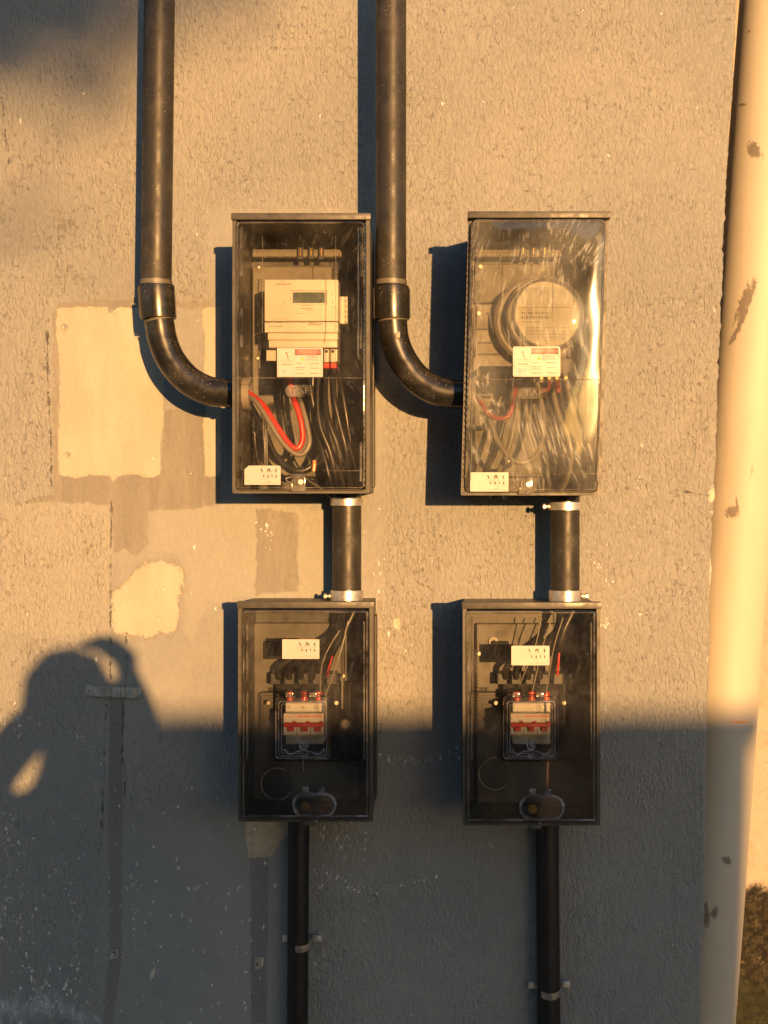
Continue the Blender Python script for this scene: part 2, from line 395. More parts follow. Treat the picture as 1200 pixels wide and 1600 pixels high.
# texture relief: rolled, slightly vertical grain
gv = t.scaled((1.0, 1.0, .50))
w0 = t.noise(150, 2.0, .55, .5, vec=gv)
w1 = t.math('ADD', t.math('MULTIPLY', t.ramp(w0, .32, .68), .55), t.math('MULTIPLY', t.noise(300, 3, .6, .2, vec=gv), .55))
ridge = t.math('ABSOLUTE', t.math('SUBTRACT', t.noise(210, 1.0, .5, .6, vec=t.scaled((1.0, 1.0, .36), rot=(0, R(8), 0))), .5))
worm = t.ramp(ridge, .0, .04)                      # thin grooves
gate = t.math('MULTIPLY', t.ramp(t.noise(90, 2, .5), .52, .66), t.ramp(t.noise(9, 3, .6), .38, .62, .25, 1))
groove = t.math('MULTIPLY', t.math('SUBTRACT', 1.0, worm), gate)
fine = t.noise(420, 3, .6)
rgt = t.ramp(t.attr('smooth'), -14, 6, 1.0, .14)
regional = t.ramp(t.noise(7, 4, .6), .3, .7, .45, 1.15)
creamraw = t.math('ADD', t.attr('cream'), t.math('MULTIPLY', t.math('SUBTRACT', t.noise(60, 7, .78), .5), 17))
flake = t.math('MULTIPLY', t.ramp(t.noise(190, 4, .7), .60, .66), t.ramp(t.attr('cream'), -15, -1))
creamm = t.math('MAXIMUM', t.ramp(creamraw, -.5, 1.0), t.math('MULTIPLY', flake, .8))
soft_raw = t.math('ADD', t.attr('creamsoft'), t.math('MULTIPLY', t.math('SUBTRACT', t.noise(48, 8, .85, .8), .5), 52))
softm = t.math('MULTIPLY', t.ramp(soft_raw, -2, 3), t.ramp(t.attr('creamsoft'), -16, -10))
left_cut = t.n('ShaderNodeSeparateXYZ'); t.put(left_cut.inputs[0], t.coord())
softm = t.math('MULTIPLY', softm, t.math('GREATER_THAN', left_cut.outputs[0], (173.5-CX)*PXS))
lack = t.math('MULTIPLY', t.ramp(t.noise(120, 5, .75), .60, .66), t.ramp(t.attr('cream'), 16, 2))
creamm = t.math('MULTIPLY', creamm, t.math('SUBTRACT', 1.0, t.math('MULTIPLY', lack, .7)))
creamm = t.math('MAXIMUM', creamm, softm)
tanm = t.ramp(t.math('ADD', t.attr('tan'), t.math('MULTIPLY', t.math('SUBTRACT', t.noise(60, 5, .7), .5), 14)), -.6, .8)
chipm = t.ramp(t.math('ADD', t.attr('chips'), t.math('MULTIPLY', t.math('SUBTRACT', t.noise(160, 4, .7), .5), 7)), -.4, .5)
smear = t.ramp(t.math('ADD', t.attr('smear'), t.math('MULTIPLY', t.math('SUBTRACT', t.noise(28, 6, .7), .5), 22)), -1.5, 2.5)
stripm = t.ramp(t.math('ADD', t.attr('strip'), t.math('MULTIPLY', t.math('SUBTRACT', t.noise(40, 5, .7), .5), 7)), -1.2, 1.5)
palem = t.ramp(t.math('ADD', t.attr('pale'), t.math('MULTIPLY', t.math('SUBTRACT', t.noise(12, 5, .7), .5), 46)), -6, 8)
crk = t.math('MULTIPLY', t.ramp(t.math('ADD', t.attr('crack'), t.math('MULTIPLY', t.math('SUBTRACT', t.noise(55, 5, .75), .5), 14)), 1.6, .3), t.ramp(t.noise(28, 3), .40, .55, .15, 1))
dens = t.attr('specks')
vs1 = t.n('ShaderNodeTexVoronoi'); wv = t.n('ShaderNodeVectorMath', operation='SCALE'); t.put(wv.inputs[0], t.noise(240, 3, .7, color=True)); wv.inputs[3].default_value = .012
wa = t.n('ShaderNodeVectorMath', operation='ADD'); t.put(wa.inputs[0], t.scaled((1, 1, .55), rot=(0, R(22), 0))); t.put(wa.inputs[1], wv.outputs[0])
t.put(vs1.inputs['Vector'], wa.outputs[0]); vs1.inputs['Scale'].default_value = 215
pick = t.n('ShaderNodeSeparateColor'); t.put(pick.inputs[0], vs1.outputs['Color'])
sz = t.ramp(t.math('POWER', pick.outputs[1], 1.8), 0, 1, .10, .55, False)
speck = t.math('MULTIPLY', t.math('LESS_THAN', pick.outputs[0], t.math('MULTIPLY', dens, .95)), t.math('LESS_THAN', vs1.outputs['Distance'], sz))
ww = t.ramp(t.math('ADD', t.attr('whitewash'), t.math('MULTIPLY', t.math('SUBTRACT', t.noise(38, 6, .75, 1.5, vec=t.scaled((1, 1, .5), rot=(0, R(-40), 0))), .5), 1.5)), .7, 1.2, 0, .75)
# colour
base = t.mix(t.ramp(t.noise(3.5, 5, .6), .3, .7), (.150, .158, .158, 1), (.178, .182, .176, 1))
base = t.mix(t.math('MULTIPLY', t.ramp(t.noise(30, 4, .65), .4, .75), .35), base, (.125, .130, .128, 1))
base = t.mix(t.math('MULTIPLY', t.ramp(t.noise(1.6, 4, .65, .4), .42, .68), .40), base, (.215, .208, .185, 1))
base = t.mix(t.math('MULTIPLY', t.ramp(t.noise(6, 5, .7, .6, vec=t.scaled((1, 1, .4))), .52, .72), .35), base, (.118, .118, .112, 1))
base = t.mix(t.math('MULTIPLY', palem, .6), base, (.205, .205, .180, 1))
brush = t.noise(35, 5, .6, vec=t.scaled((1, 1, .12)))
base = t.mix(t.math('MULTIPLY', smear, .85), base, t.mix(t.ramp(brush, .35, .65), (.120, .116, .104, 1), (.150, .142, .124, 1)))
base = t.mix(t.math('MULTIPLY', stripm, .8), base, (.115, .112, .112, 1))
base = t.mix(t.math('MULTIPLY', t.attr('stain'), t.ramp(t.noise(45, 4, .7), .42, .62, 0, .7)), base, (.09, .08, .06, 1))
creamcol = t.mix(t.ramp(t.noise(9, 5, .65, vec=t.scaled((1, 1, .35))), .35, .7), (.245, .228, .188, 1), (.30, .278, .232, 1))
base = t.mix(tanm, base, t.mix(t.ramp(t.noise(60, 4), .4, .7), (.30, .265, .195, 1), (.22, .195, .14, 1)))
base = t.mix(creamm, base, creamcol)
base = t.mix(chipm, base, (.36, .33, .27, 1))
base = t.mix(t.math('MULTIPLY', groove, t.math('MULTIPLY', rgt, .26)), base, (.07, .072, .07, 1))  # shade in the grooves darkened into the wall colour
base = t.mix(t.math('MULTIPLY', crk, .8), base, (.06, .055, .05, 1))
base = t.mix(speck, base, (.48, .48, .45, 1))
base = t.mix(ww, base, (.36, .39, .43, 1))
h = t.math('MULTIPLY', t.math('SUBTRACT', w1, t.math('MULTIPLY', groove, .9)), t.math('MULTIPLY', rgt, regional))
h = t.math('ADD', h, t.math('MULTIPLY', fine, .10))
h = t.math('SUBTRACT', h, t.math('MULTIPLY', creamm, .16))
h = t.math('ADD', h, t.math('MULTIPLY', t.math('MULTIPLY', smear, brush), .15))
h = t.math('SUBTRACT', h, t.math('MULTIPLY', crk, 1.0))
nm = t.bump(h, .85, .0037)
me.materials.append(t.done(t.pbsdf(base, t.ramp(w1, .3, .7, .62, .85), 0, .32, nm)))
me.shade_smooth(); me.set_sharp_from_angle(angle=R(50))
wall = link(bpy.data.objects.new('wall', me)); ORG[wall.name] = Vector((0, 0, 0)); tag(wall, 'grey textured stucco wall with cream patches carrying the meter boxes', 'wall')

# wall core behind the slab and the set-back neighbour wall
t = NT('plain_plaster'); nz_ = t.noise(14, 5, .6)
core_m = t.done(t.pbsdf(t.mix(nz_, (.22, .19, .15, 1), (.30, .26, .2, 1)), .85, 0, .2))
bm = NB(); box(bm, -2.4, .40, .051, .64, -1.65, 2.6); box(bm, -2.4, .40, .002+.004, .05, -1.65, -1.649)
obj('wall_core', bm, core_m, wall, smooth=0)
t = NT('cream_render_with_mildew')
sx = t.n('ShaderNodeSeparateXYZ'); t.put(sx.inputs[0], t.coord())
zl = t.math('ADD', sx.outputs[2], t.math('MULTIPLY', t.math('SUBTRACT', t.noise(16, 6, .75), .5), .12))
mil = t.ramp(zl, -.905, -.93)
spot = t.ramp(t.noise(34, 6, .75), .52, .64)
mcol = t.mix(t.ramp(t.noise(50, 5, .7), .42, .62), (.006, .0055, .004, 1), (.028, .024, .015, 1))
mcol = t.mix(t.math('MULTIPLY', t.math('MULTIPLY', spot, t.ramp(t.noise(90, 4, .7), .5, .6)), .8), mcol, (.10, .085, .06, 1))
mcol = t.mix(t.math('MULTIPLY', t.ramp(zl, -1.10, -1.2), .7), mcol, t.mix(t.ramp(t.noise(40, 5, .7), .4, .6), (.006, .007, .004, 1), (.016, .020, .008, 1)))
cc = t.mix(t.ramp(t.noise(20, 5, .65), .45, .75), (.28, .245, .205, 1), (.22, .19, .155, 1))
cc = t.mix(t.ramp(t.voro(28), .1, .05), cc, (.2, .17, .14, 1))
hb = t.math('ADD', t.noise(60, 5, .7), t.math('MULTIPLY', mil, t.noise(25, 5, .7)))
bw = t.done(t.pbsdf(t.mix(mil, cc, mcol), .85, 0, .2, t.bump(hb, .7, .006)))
bm = NB(); box(bm, .401, 4.5, .62, .80, -1.65, 2.6)
o = obj('back_wall', bm, bw, None, smooth=0, loc=(0, 0, 0)); tag(o, 'cream set-back wall with a black mildewed base, right of the downpipe', 'wall')

# downpipe
t = NT('cream_painted_downpipe')
sx = t.n('ShaderNodeSeparateXYZ'); t.put(sx.inputs[0], t.coord())
c0 = t.mix(t.ramp(t.noise(5, 4, .6, vec=t.scaled((1, 1, .3))), .35, .7), (.30, .275, .225, 1), (.345, .32, .265, 1))
scuff = t.ramp(t.noise(26, 6, .75, 1.0, vec=t.scaled((1, 1, .35))), .655, .70)
c0 = t.mix(t.math('MULTIPLY', scuff, .7), c0, (.17, .145, .115, 1))
add = None
for (px, py, rx, rz, rot) in ((1181, 233, .011, .024, -28), (1168, 465, .012, .052, 22), (1160, 500, .006, .05, 22), (1145, 800, .013, .014, 0), (1152, 790, .004, .02, 0), (1137, 1345, .012, .008, 20), (1103, 1428, .010, .030, 0), (1116, 1425, .009, .014, 10), (1176, 40, .003, .003, 0), (1166, 155, .006, .003, 20), (1128, 560, .004, .012, 0)):
    p = P(px, py, -.068)
    mp = t.n('ShaderNodeMapping'); t.put(mp.inputs[0], t.coord())
    mp.vector_type = 'TEXTURE'; mp.inputs['Location'].default_value = (p.x, 0, p.z); mp.inputs['Rotation'].default_value = (0, R(rot), 0); mp.inputs['Scale'].default_value = (rx, 100, rz)
    ln = t.n('ShaderNodeVectorMath', operation='LENGTH'); t.put(ln.inputs[0], mp.outputs[0])
    dd = t.ramp(t.math('ADD', ln.outputs['Value'], t.math('MULTIPLY', t.math('SUBTRACT', t.noise(75, 7, .82, 1.0, vec=t.scaled((1, 1, .5), rot=(0, R(20), 0))), .5), 4.0)), 1.0, .7)
    add = dd if add is None else t.math('MAXIMUM', add, dd)
c0 = t.mix(t.math('MULTIPLY', add, .85), c0, (.10, .085, .07, 1))
p = P(1158, 1129, -.068)
mp = t.n('ShaderNodeMapping', vector_type='TEXTURE'); t.put(mp.inputs[0], t.coord()); mp.inputs['Location'].default_value = (p.x, 0, p.z); mp.inputs['Rotation'].default_value = (0, R(4), 0); mp.inputs['Scale'].default_value = (.03, 100, .0022)
ln = t.n('ShaderNodeVectorMath', operation='LENGTH'); t.put(ln.inputs[0], mp.outputs[0])
c0 = t.mix(t.ramp(t.math('ADD', ln.outputs['Value'], t.math('MULTIPLY', t.noise(90, 4), .6)), 1.2, .9), c0, (.50, .16, .04, 1))
M['pipe_cream'] = t.done(t.pbsdf(c0, .58, 0, .28, t.bump(t.noise(12, 3), .25, .003)))
ax = lambda z: .530+(.693-.530)*(z+1.058)/2.116
bm = NB(); zz = [-1.65+.05*i for i in range(86)]
tube(bm, [(ax(z)+.0015*math.sin(z*5), .142, z) for z in zz], .074, 48)
o = obj('downpipe', bm, M['pipe_cream'], None, 60, loc=(0, 0, 0)); tag(o, 'thick cream downpipe leaning behind the wall edge, scuffed with grey', 'pipe')

# ------------------------------------------------------------------ ground and street opposite (outside the frame, seen only as light)
def structure(name, bm, mat, **k): o = obj(name, bm, mat, None, 0, loc=(0, 0, 0)); o['kind'] = 'structure'; return o
t = NT('asphalt_street'); asph = t.done(t.pbsdf(t.mix(t.noise(3, 6, .7), (.045, .043, .04, 1), (.07, .066, .06, 1)), .9, 0, .3, t.bump(t.noise(90, 4), .5, .004)))
bm = NB(); v = [bm.verts.new(p) for p in ((-400, -400, -1.70), (400, -400, -1.70), (400, 400, -1.70), (-400, 400, -1.70))]; bm.faces.new(v); structure('street', bm, asph)
t = NT('concrete_pavement'); pav = t.done(t.pbsdf(t.mix(t.noise(5, 6, .7), (.16, .15, .135, 1), (.24, .225, .2, 1)), .9, 0, .25, t.bump(t.noise(60, 4), .4, .004)))
bm = NB(); box(bm, -30, 30, -3.6, .62, -1.699, -1.56+.0); structure('pavement', bm, pav)

def shadow_at(px, py, d):
    """world point at distance d before the wall whose shadow falls on photo pixel (px,py)"""
    w = P(px, py, 0); return Vector((w.x-SUNV.x*d, -d, w.z-SUNV.z*d))
# unseen stand-in wall added across the street to shade the bottom of the stucco
t = NT('old_masonry'); mas = t.done(t.pbsdf(t.mix(t.noise(4, 6, .7), (.22, .19, .15, 1), (.34, .30, .24, 1)), .9, 0, .2, t.bump(t.noise(40, 4), .6, .006)))
a = shadow_at(120, 1118, 8.0); b = shadow_at(1207, 1118, 8.0)
bt = thing('added_shade_wall', (a.x, -8, -1.70), 'added low masonry wall with a coping across the street, blocking the low sun', 'wall')
bm = NB(); box(bm, a.x, b.x, -8.15, -7.95, -1.70, a.z-.07); obj('masonry', bm, mas, bt, 0)
bm = NB(); box(bm, a.x-.03, b.x+.03, -8.18, -7.92, a.z-.069, a.z, .008); obj('coping', bm, pav, bt, 30)

# low house opposite, added unseen to block the low sky that the clear lids mirror
hs = thing('house', (-3.6, -15, -1.70), 'single storey plastered house added across the street to block low sky from the lids', 'house')
bm = NB(); box(bm, -10.5, 2.6, -19, -15, -1.70, 3.6); obj('wall', bm, mas, hs, 0)
t = NT('clay_roof_tiles'); rt = t.done(t.pbsdf(t.mix(t.noise(6, 5, .6), (.14, .06, .035, 1), (.22, .10, .06, 1)), .85, 0, .2, t.bump(t.noise(30, 3, vec=t.scaled((1, .1, 1))), .6, .02)))
bm = NB(); poly(bm, [(-10.9, 3.6), (3.0, 3.6), (1.2, 5.6), (-9.1, 5.6)], 14.6, 19.4); obj('roof', bm, rt, hs, 0)
for xw in (-8.6, -5.6, -.6):
    bm = NB(); box(bm, xw-.7, xw+.7, -15.001, -14.92, -.2, 1.4); wf = obj('window', bm, M['frame'], hs, 0)
    bm = NB(); box(bm, xw-.62, xw-.03, -14.919, -14.90, -.12, 1.32); obj('pane', bm, M['dark'], wf, 0)
    bm = NB(); box(bm, xw+.03, xw+.62, -14.919, -14.90, -.12, 1.32); obj('pane', bm, M['dark'], wf, 0)
bm = NB(); box(bm, -3.6, -2.6, -15.001, -14.93, -1.70, .5); dr = obj('door', bm, M['dark'], hs, 0)
bm = NB(); box(bm, -2.78, -2.70, -14.93, -14.88, -.65, -.60, .008); obj('handle', bm, M['steel'], dr, 30)

# tree whose crown shades the top left corner
tc = shadow_at(-700, -670, 17)
bark = simple('bark', (.09, .065, .045, 1), .9, var=.3, nscale=12, bump=.6, bscale=30)
t = NT('leaves'); leafm = t.done(t.pbsdf(t.mix(t.noise(2, 2), (.03, .06, .015, 1), (.07, .11, .03, 1)), .6, 0, .3))
tr = thing('street_tree', (tc.x, -17, -1.70), 'round leafy street tree across the road', 'tree')
bm = NB(); tube(bm, spline([(tc.x, -17, -1.7), (tc.x+.06, -17, -.4), (tc.x-.04, -17.02, .9), (tc.x, -17, 2.4)], 6), [.16-.10*i/18 for i in range(19)], 12)
for k in range(9):
    an = k*2.4; q0 = Vector((tc.x, -17, 1.4+.14*k)); e = q0+Vector((math.cos(an)*1.0, math.sin(an)*1.0, .7+.1*(k % 3)))
    tube(bm, spline([q0, (q0+e)/2+Vector((0, 0, .15)), e], 4), [.05-.035*i/8 for i in range(9)], 6)
obj('trunk', bm, bark, tr, 60)
bm = NB(); rr = random.Random(5)
cl = [(Vector((rr.gauss(0, 1), rr.gauss(0, 1), rr.gauss(0, 1))).normalized()*rr.uniform(.5, 1.22), rr.uniform(.40, .55)) for _ in range(60)]
for k in range(30000):
    c, r0 = cl[k % 60]
    p = c+Vector((rr.gauss(0, .42), rr.gauss(0, .42), rr.gauss(0, .42)))*r0
    if p.length > 1.66: continue
    p += tc
    q = Vector((rr.uniform(-1, 1), rr.uniform(-1, 1), rr.uniform(-1, 1))).normalized(); u = q.orthogonal().normalized()*.075; w_ = q.cross(u)*.75
    bm.faces.new([bm.verts.new(p+s_) for s_ in (u, w_, -u, -w_)])
KEEP.add(id(bm))
obj('crown', bm, leafm, tr, 0)

# ------------------------------------------------------------------ enclosures
def screw(bm, px, py, d, r=.0035, h=.002):
    c = P(px, py, d); cyl(bm, c, (0, -1, 0), r, h, 14, bev=.0006)
    box(bm, c.x-r*.7, c.x+r*.7, c.y-h-.0003, c.y-h+.0002, c.z-.0004, c.z+.0004)

def enclosure(name, L, T, Rr, B, d, label, group, lidmat, hood, shear=0.0, bulge=0.0, lower=False):
    rc = prect(L, Rr, T, B, d); x0, x1, z0, z1 = rc
    root = thing(name, ((x0+x1)/2, 0, (z0+z1)/2), label, 'meter box', group)
    zc = (z0+z1)/2
    def sh(bm):
        for v in bm.verts: v.co.x += shear*(v.co.z-zc)
        return bm
    th = .0035; df = d-.016
    bm = NB()
    m = .004  # the shell stands inside the flange
    X0, X1, Z0, Z1 = x0+m, x1-m, z0+m, z1-m
    box(bm, X0, X0+th, -df, -.0062, Z0, Z1); box(bm, X1-th, X1, -df, -.0062, Z0, Z1)
    box(bm, X0+th, X1-th, -df, -.0062, Z0, Z0+th); box(bm, X0+th, X1-th, -df, -.0062, Z1-th, Z1)
    box(bm, X0, X1, -.006, -.002, Z0, Z1)
    # moulded stiffening lip at the rear of the shell
    for zz_ in (Z0+(Z1-Z0)*.02,):
        box(bm, X1, X1+.0035, -.05, -.008, Z0+.01, Z1-.03, .001); box(bm, X0-.0035, X0, -.05, -.008, Z0+.01, Z1-.03, .001)
    obj('shell', sh(bm), M['low_shell' if lower else 'shell'], root, 30)
    bm = NB(); rframe(bm, rc, .0070, .003, df+.0005, d, 3)
    obj('front_frame', sh(bm), M['frame'], root, 30)
    if hood:
        bm = NB(); box(bm, x0-.0015, x1+.0015, -d-(.019 if bulge else .006), -df, z1-.0105, z1+.0015, .0015, 2)
        obj('hood', sh(bm), M['frame'], root, 30)
    # lid: a clear moulded tray
    top = z1-(.012 if hood else .006)
    lr = (x0+.006, x1-.006, z0+.005, top)
    bm = NB()
    prof = [(0, d-.014), (0, d+.003), (.0012, d+.006), (.0040, d+.0075)]
    if bulge: prof += [(.0042, d+.0075), (.022, d+.0075+bulge), (.034, d+.0075+bulge*1.25)]
    else: prof += [(.0044, d+.0075)]
    Lp = [(rrect(*inset(lr, k), .010 if k < .005 else .006, 6), -y) for k, y in prof]
    if bulge:
        loops(bm, Lp[:4], False)
        nx_, nz2 = 36, 64; ir = inset(lr, .0040); rows = []
        for i in range(nz2+1):
            s_ = i/nz2; zq = ir[2]+(ir[3]-ir[2])*s_; row = []
            for k in range(nx_+1):
                u_ = k/nx_; xq = ir[0]+(ir[1]-ir[0])*u_
                pl = bulge*(1-abs(2*u_-1)**5)*(1-abs(2*s_-1)**8)
                wob = .0003*math.sin(31*xq+13*zq)+.0002*math.sin(70*xq-40*zq)
                row.append(bm.verts.new((xq, -(d+.0075+pl+wob*min(1, 20*u_*(1-u_))), zq)))
            rows.append(row)
        for i in range(nz2):
            for k in range(nx_): bm.faces.new((rows[i][k], rows[i][k+1], rows[i+1][k+1], rows[i+1][k]))
        for v in bm.verts: v.co.y -= .013*min(1, max(0, (v.co.z-z0)/(z1-z0)))
    else: loops(bm, Lp, True)
    lid = obj('lid', sh(bm), lidmat, root, 28)
    bm = NB(); rframe(bm, inset(lr, .0046), .0012, .006, d+.0078, d+.0086, 5)
    if bulge:
        for v in bm.verts: v.co.y -= .013*min(1, max(0, (v.co.z-z0)/(z1-z0)))
    obj('lid_highlight', sh(bm), M['rib'], lid, 30)  # thin pale frame standing in for the highlight along the lid's rim
    return root, lid, rc, sh

def sticker(parent, a, b, c, e, d, kind):
    rc = prect(a, b, c, e, d); x0, x1, z0, z1 = rc; w, h = x1-x0, z1-z0
    X = lambda u: x0+u*w
    Z = lambda v: z1-v*h
    bm = NB()
    if kind == 'seal_cut': poly(bm, [(X(0), Z(.2)), (X(0), Z(1)), (X(1), Z(1)), (X(1), Z(.05)), (X(.97), Z(0)), (X(.12), Z(0))], d-.0002, d)
    else: plate(bm, rc, .0015 if kind != 'warn_round' else .003, d-.0002, d, 3)
    lb = obj('sticker', bm, M['paper'], parent, 0)
    q = d+.00015
    if kind.startswith('seal'):
        bm = NB()
        def pg(pts): bm.faces.new([bm.verts.new((X(u), -q, Z(v))) for u, v in pts])
        pg([(.44,.16),(.48,.16),(.51,.33),(.48,.33)])
        pg([(.63,.16),(.66,.16),(.66,.34),(.63,.34)]); pg([(.66,.15),(.70,.15),(.735,.33),(.70,.33),(.672,.22),(.66,.22)])
        pg([(.86,.16),(.89,.16),(.89,.34),(.86,.34),(.85,.25)])
        pg([(.51,.49),(.55,.49),(.545,.62),(.53,.63)]); pg([(.635,.49),(.665,.49),(.67,.64),(.635,.64)])
        pg([(.735,.49),(.78,.49),(.775,.60),(.765,.61)]); pg([(.86,.49),(.89,.49),(.89,.64),(.86,.64)])
        KEEP.add(id(bm)); obj('printed_mark', bm, M['ink'], lb, 0)
        bm = NB(); pg([(.44,.405),(.93,.405),(.93,.415),(.44,.415)]); pg([(.44,.885),(.93,.9),(.93,.915),(.44,.90)]); pg([(.62,.83),(.72,.83),(.72,.85),(.62,.85)]); KEEP.add(id(bm))
        obj('fine_print', bm, M['faint_ink'], lb, 0)
    else:
        def rct(bm, a0, a1, b0, b1, dd=0): bm.faces.new([bm.verts.new((X(u), -q-dd, Z(v))) for u, v in ((a0,b0),(a1,b0),(a1,b1),(a0,b1))])
        bm = NB(); rct(bm, .39, .955, .055, .245); KEEP.add(id(bm)); obj('warning_band', bm, M['ink'] , lb, 0)
        bm = NB()
        pts = [(X(.672)+math.copysign(abs(math.cos(a_))**.75, math.cos(a_))*w*.275, Z(.15)+math.copysign(abs(math.sin(a_))**.8, math.sin(a_))*h*.085) for a_ in [2*math.pi*k/36 for k in range(36)]]
        bm.faces.new([bm.verts.new((x, -q-.0001, z)) for x, z in pts]); KEEP.add(id(bm)); obj('warning_oval', bm, M['label_red'], lb, 0)
        bm = NB(); text(bm, 'PERIGO', X(.672), Z(.15), h*.13, q+.0002, sx=1.35); KEEP.add(id(bm)); obj('lettering', bm, M['label_pink'], lb, 0)
        bm = NB(); text(bm, 'ENERGIA', X(.76), Z(.32), h*.085, q, sx=1.2); text(bm, 'ELÉTRICA', X(.76), Z(.41), h*.085, q, sx=1.2)
        for (u0, u1, v) in ((.41,.54,.54),(.72,.92,.54),(.41,.60,.67),(.41,.57,.745),(.73,.91,.70),(.41,.60,.88),(.73,.91,.88)):
            u = u0
            rr2 = random.Random(int(u0*1000+v*77))
            while u < u1:
                l = rr2.uniform(.015, .04); rct(bm, u, min(u+l, u1), v-.018, v+.018); u += l+.010
        u = .10
        for k in range(7): rct(bm, .10+k*.031, .10+k*.031+.024, .56, .60)
        for k in range(12): rct(bm, .07+k*.022, .07+k*.022+.016, .42, .435)
        KEEP.add(id(bm)); obj('small_print', bm, M['faint_ink'], lb, 0)
        bm = NB(); rframe_flat(bm, X, Z, q, .03, .97, .03, .97, .004); rct(bm, .365, .369, .04, .96); rct(bm, .04, .365, .48, .486); rct(bm, .37, .96, .27, .275); KEEP.add(id(bm)); obj('border_line', bm, M['faint_ink'], lb, 0)
        bm = NB(); bm.faces.new([bm.verts.new((X(u), -q, Z(v))) for u, v in ((.51,.44),(.55,.30),(.59,.44))]); KEEP.add(id(bm)); obj('warning_triangle', bm, M['label_yellow'], lb, 0)
        bm = NB(); bm.faces.new([bm.verts.new((X(u), -q-.0001, Z(v))) for u, v in ((.547,.345),(.553,.345),(.552,.405),(.548,.405))]); KEEP.add(id(bm)); obj('exclamation_mark', bm, M['ink'], lb, 0)
        bm = NB(); bm.faces.new([bm.verts.new((X(u), -q, Z(v))) for u, v in ((.19,.14),(.215,.14),(.255,.40),(.235,.40))]); bm.faces.new([bm.verts.new((X(u), -q, Z(v))) for u, v in ((.18,.19),(.19,.14),(.20,.22))]); KEEP.add(id(bm))
        obj('red_flash', bm, M['label_red'], lb, 0)
        bm = NB(); text(bm, 'Light', X(.245), Z(.80), h*.17, q, sx=1.05)
        c = (X(.115), Z(.80)); 
        for k in range(20):
            a1, a2 = 2*math.pi*k/20, 2*math.pi*(k+1)/20
            bm.faces.new([bm.verts.new((c[0]+r_*math.cos(a_), -q, c[1]+r_*math.sin(a_))) for r_, a_ in ((h*.075,a1),(h*.075,a2),(h*.05,a2),(h*.05,a1))])
        rct(bm, .095, .135, .79, .81)
        KEEP.add(id(bm)); obj('company_mark', bm, M['label_blue'], lb, 0)
    return lb
def rframe_flat(bm, X, Z, q, a0, a1, b0, b1, t_):
    for (u0, u1, v0, v1) in ((a0,a1,b0,b0+t_*1.5),(a0,a1,b1-t_*1.5,b1),(a0,a0+t_,b0+t_*1.5,b1-t_*1.5),(a1-t_,a1,b0+t_*1.5,b1-t_*1.5)):
        bm.faces.new([bm.verts.new((X(u), -q, Z(v))) for u, v in ((u0,v0),(u1,v0),(u1,v1),(u0,v1))])

def cable(pts, r, mat, label, group, seg=10, name='cable'):
    bm = NB(); ptube(bm, pts, r, seg)
    o = obj(name, bm, mat, None, 60, loc=P(*pts[0])); return tag(o, label, 'cable', group)
def nut_clip(root, px, py, d):
    bm = NB(); pbox(bm, px-4, px+4, py-12, py+9, d-.006, d, .0008)
    c = obj('terminal_clip', bm, M['dark'], root, 30)
    bm = NB(); pbox(bm, px-1.2, px+1.2, py-8, py+4, d, d+.0025, .0006); obj('terminal_screw', bm, M['brass'], c, 30)

UP = 'upper meter boxes in a row'; LOW = 'lower breaker boxes in a row'
# ================================================================== upper left box
d = .200
r1, lid1, rc, sh = enclosure('meter_box', 363, 335, 578, 771, d, 'upper left meter box with a digital meter behind its clear lid', UP, M['lid'], True)
bm = NB(); pbox(bm, 394, 519, 416, 745, .008, .030, .002); obj('mounting_board', bm, M['board'], r1, 30)
bm = NB(); pbox(bm, 394, 535, 389, 402, .008, .038, .002); obj('rail', bm, M['rail'], r1, 30)
for px in (469, 486, 502): nut_clip(r1, px, 396, .048)
for (a, b, c_, e) in ((374.5, 379, 355, 433), (374.5, 379, 481, 543), (374.5, 378, 690, 752), (558, 560.5, 355, 560), (563, 566.5, 355, 432), (562, 565, 480, 545), (562, 565, 690, 752)):
    bm = NB(); pbox(bm, a, b, c_, e, d+.0075, d+.0105, .0007); obj('lid_rib', bm, M['rib'], lid1, 30)
for q_ in ((409.4, 410.6, 368, 520), (524, 525.2, 368, 520), (372, 566, 590, 591), (505, 566, 735, 736)):
    bm = NB(); pbox(bm, *q_, d+.0075, d+.0085); obj('moulded_line', bm, M['rib'], lid1, 0)
# perforated strip moulded in the lid edge
bm = NB()
for k in range(46):
    y = 360+k*8.8
    pbox(bm, 568, 570.5, y, y+3.6, d+.0075, d+.0092, .0004)
obj('perforated_edge', bm, M['rib'], lid1, 0)
def oval_plate(lid, px0, px1, py0, py1, d, txt):
    rcq = prect(px0, px1, py0, py1, d); r_ = (rcq[3]-rcq[2])/2*.98
    bm = NB(); plate(bm, rcq, r_, d-.001, d+.0008, 6); o = obj('embossed_oval', bm, M['rib'], lid, 0)
    bm = NB(); text(bm, txt, (rcq[0]+rcq[1])/2, (rcq[2]+rcq[3])/2, r_*1.5, d+.0010, sx=1.35); KEEP.add(id(bm))
    obj('embossed_letters', bm, M['frame'], o, 0)
oval_plate(lid1, 446, 490, 601.5, 620, d+.0085, 'TAF')
sticker(lid1, 433, 504.5, 543.5, 589, d+.0092, 'warn')
sticker(lid1, 382, 438.5, 727.5, 757.5, d+.0092, 'seal_cut')
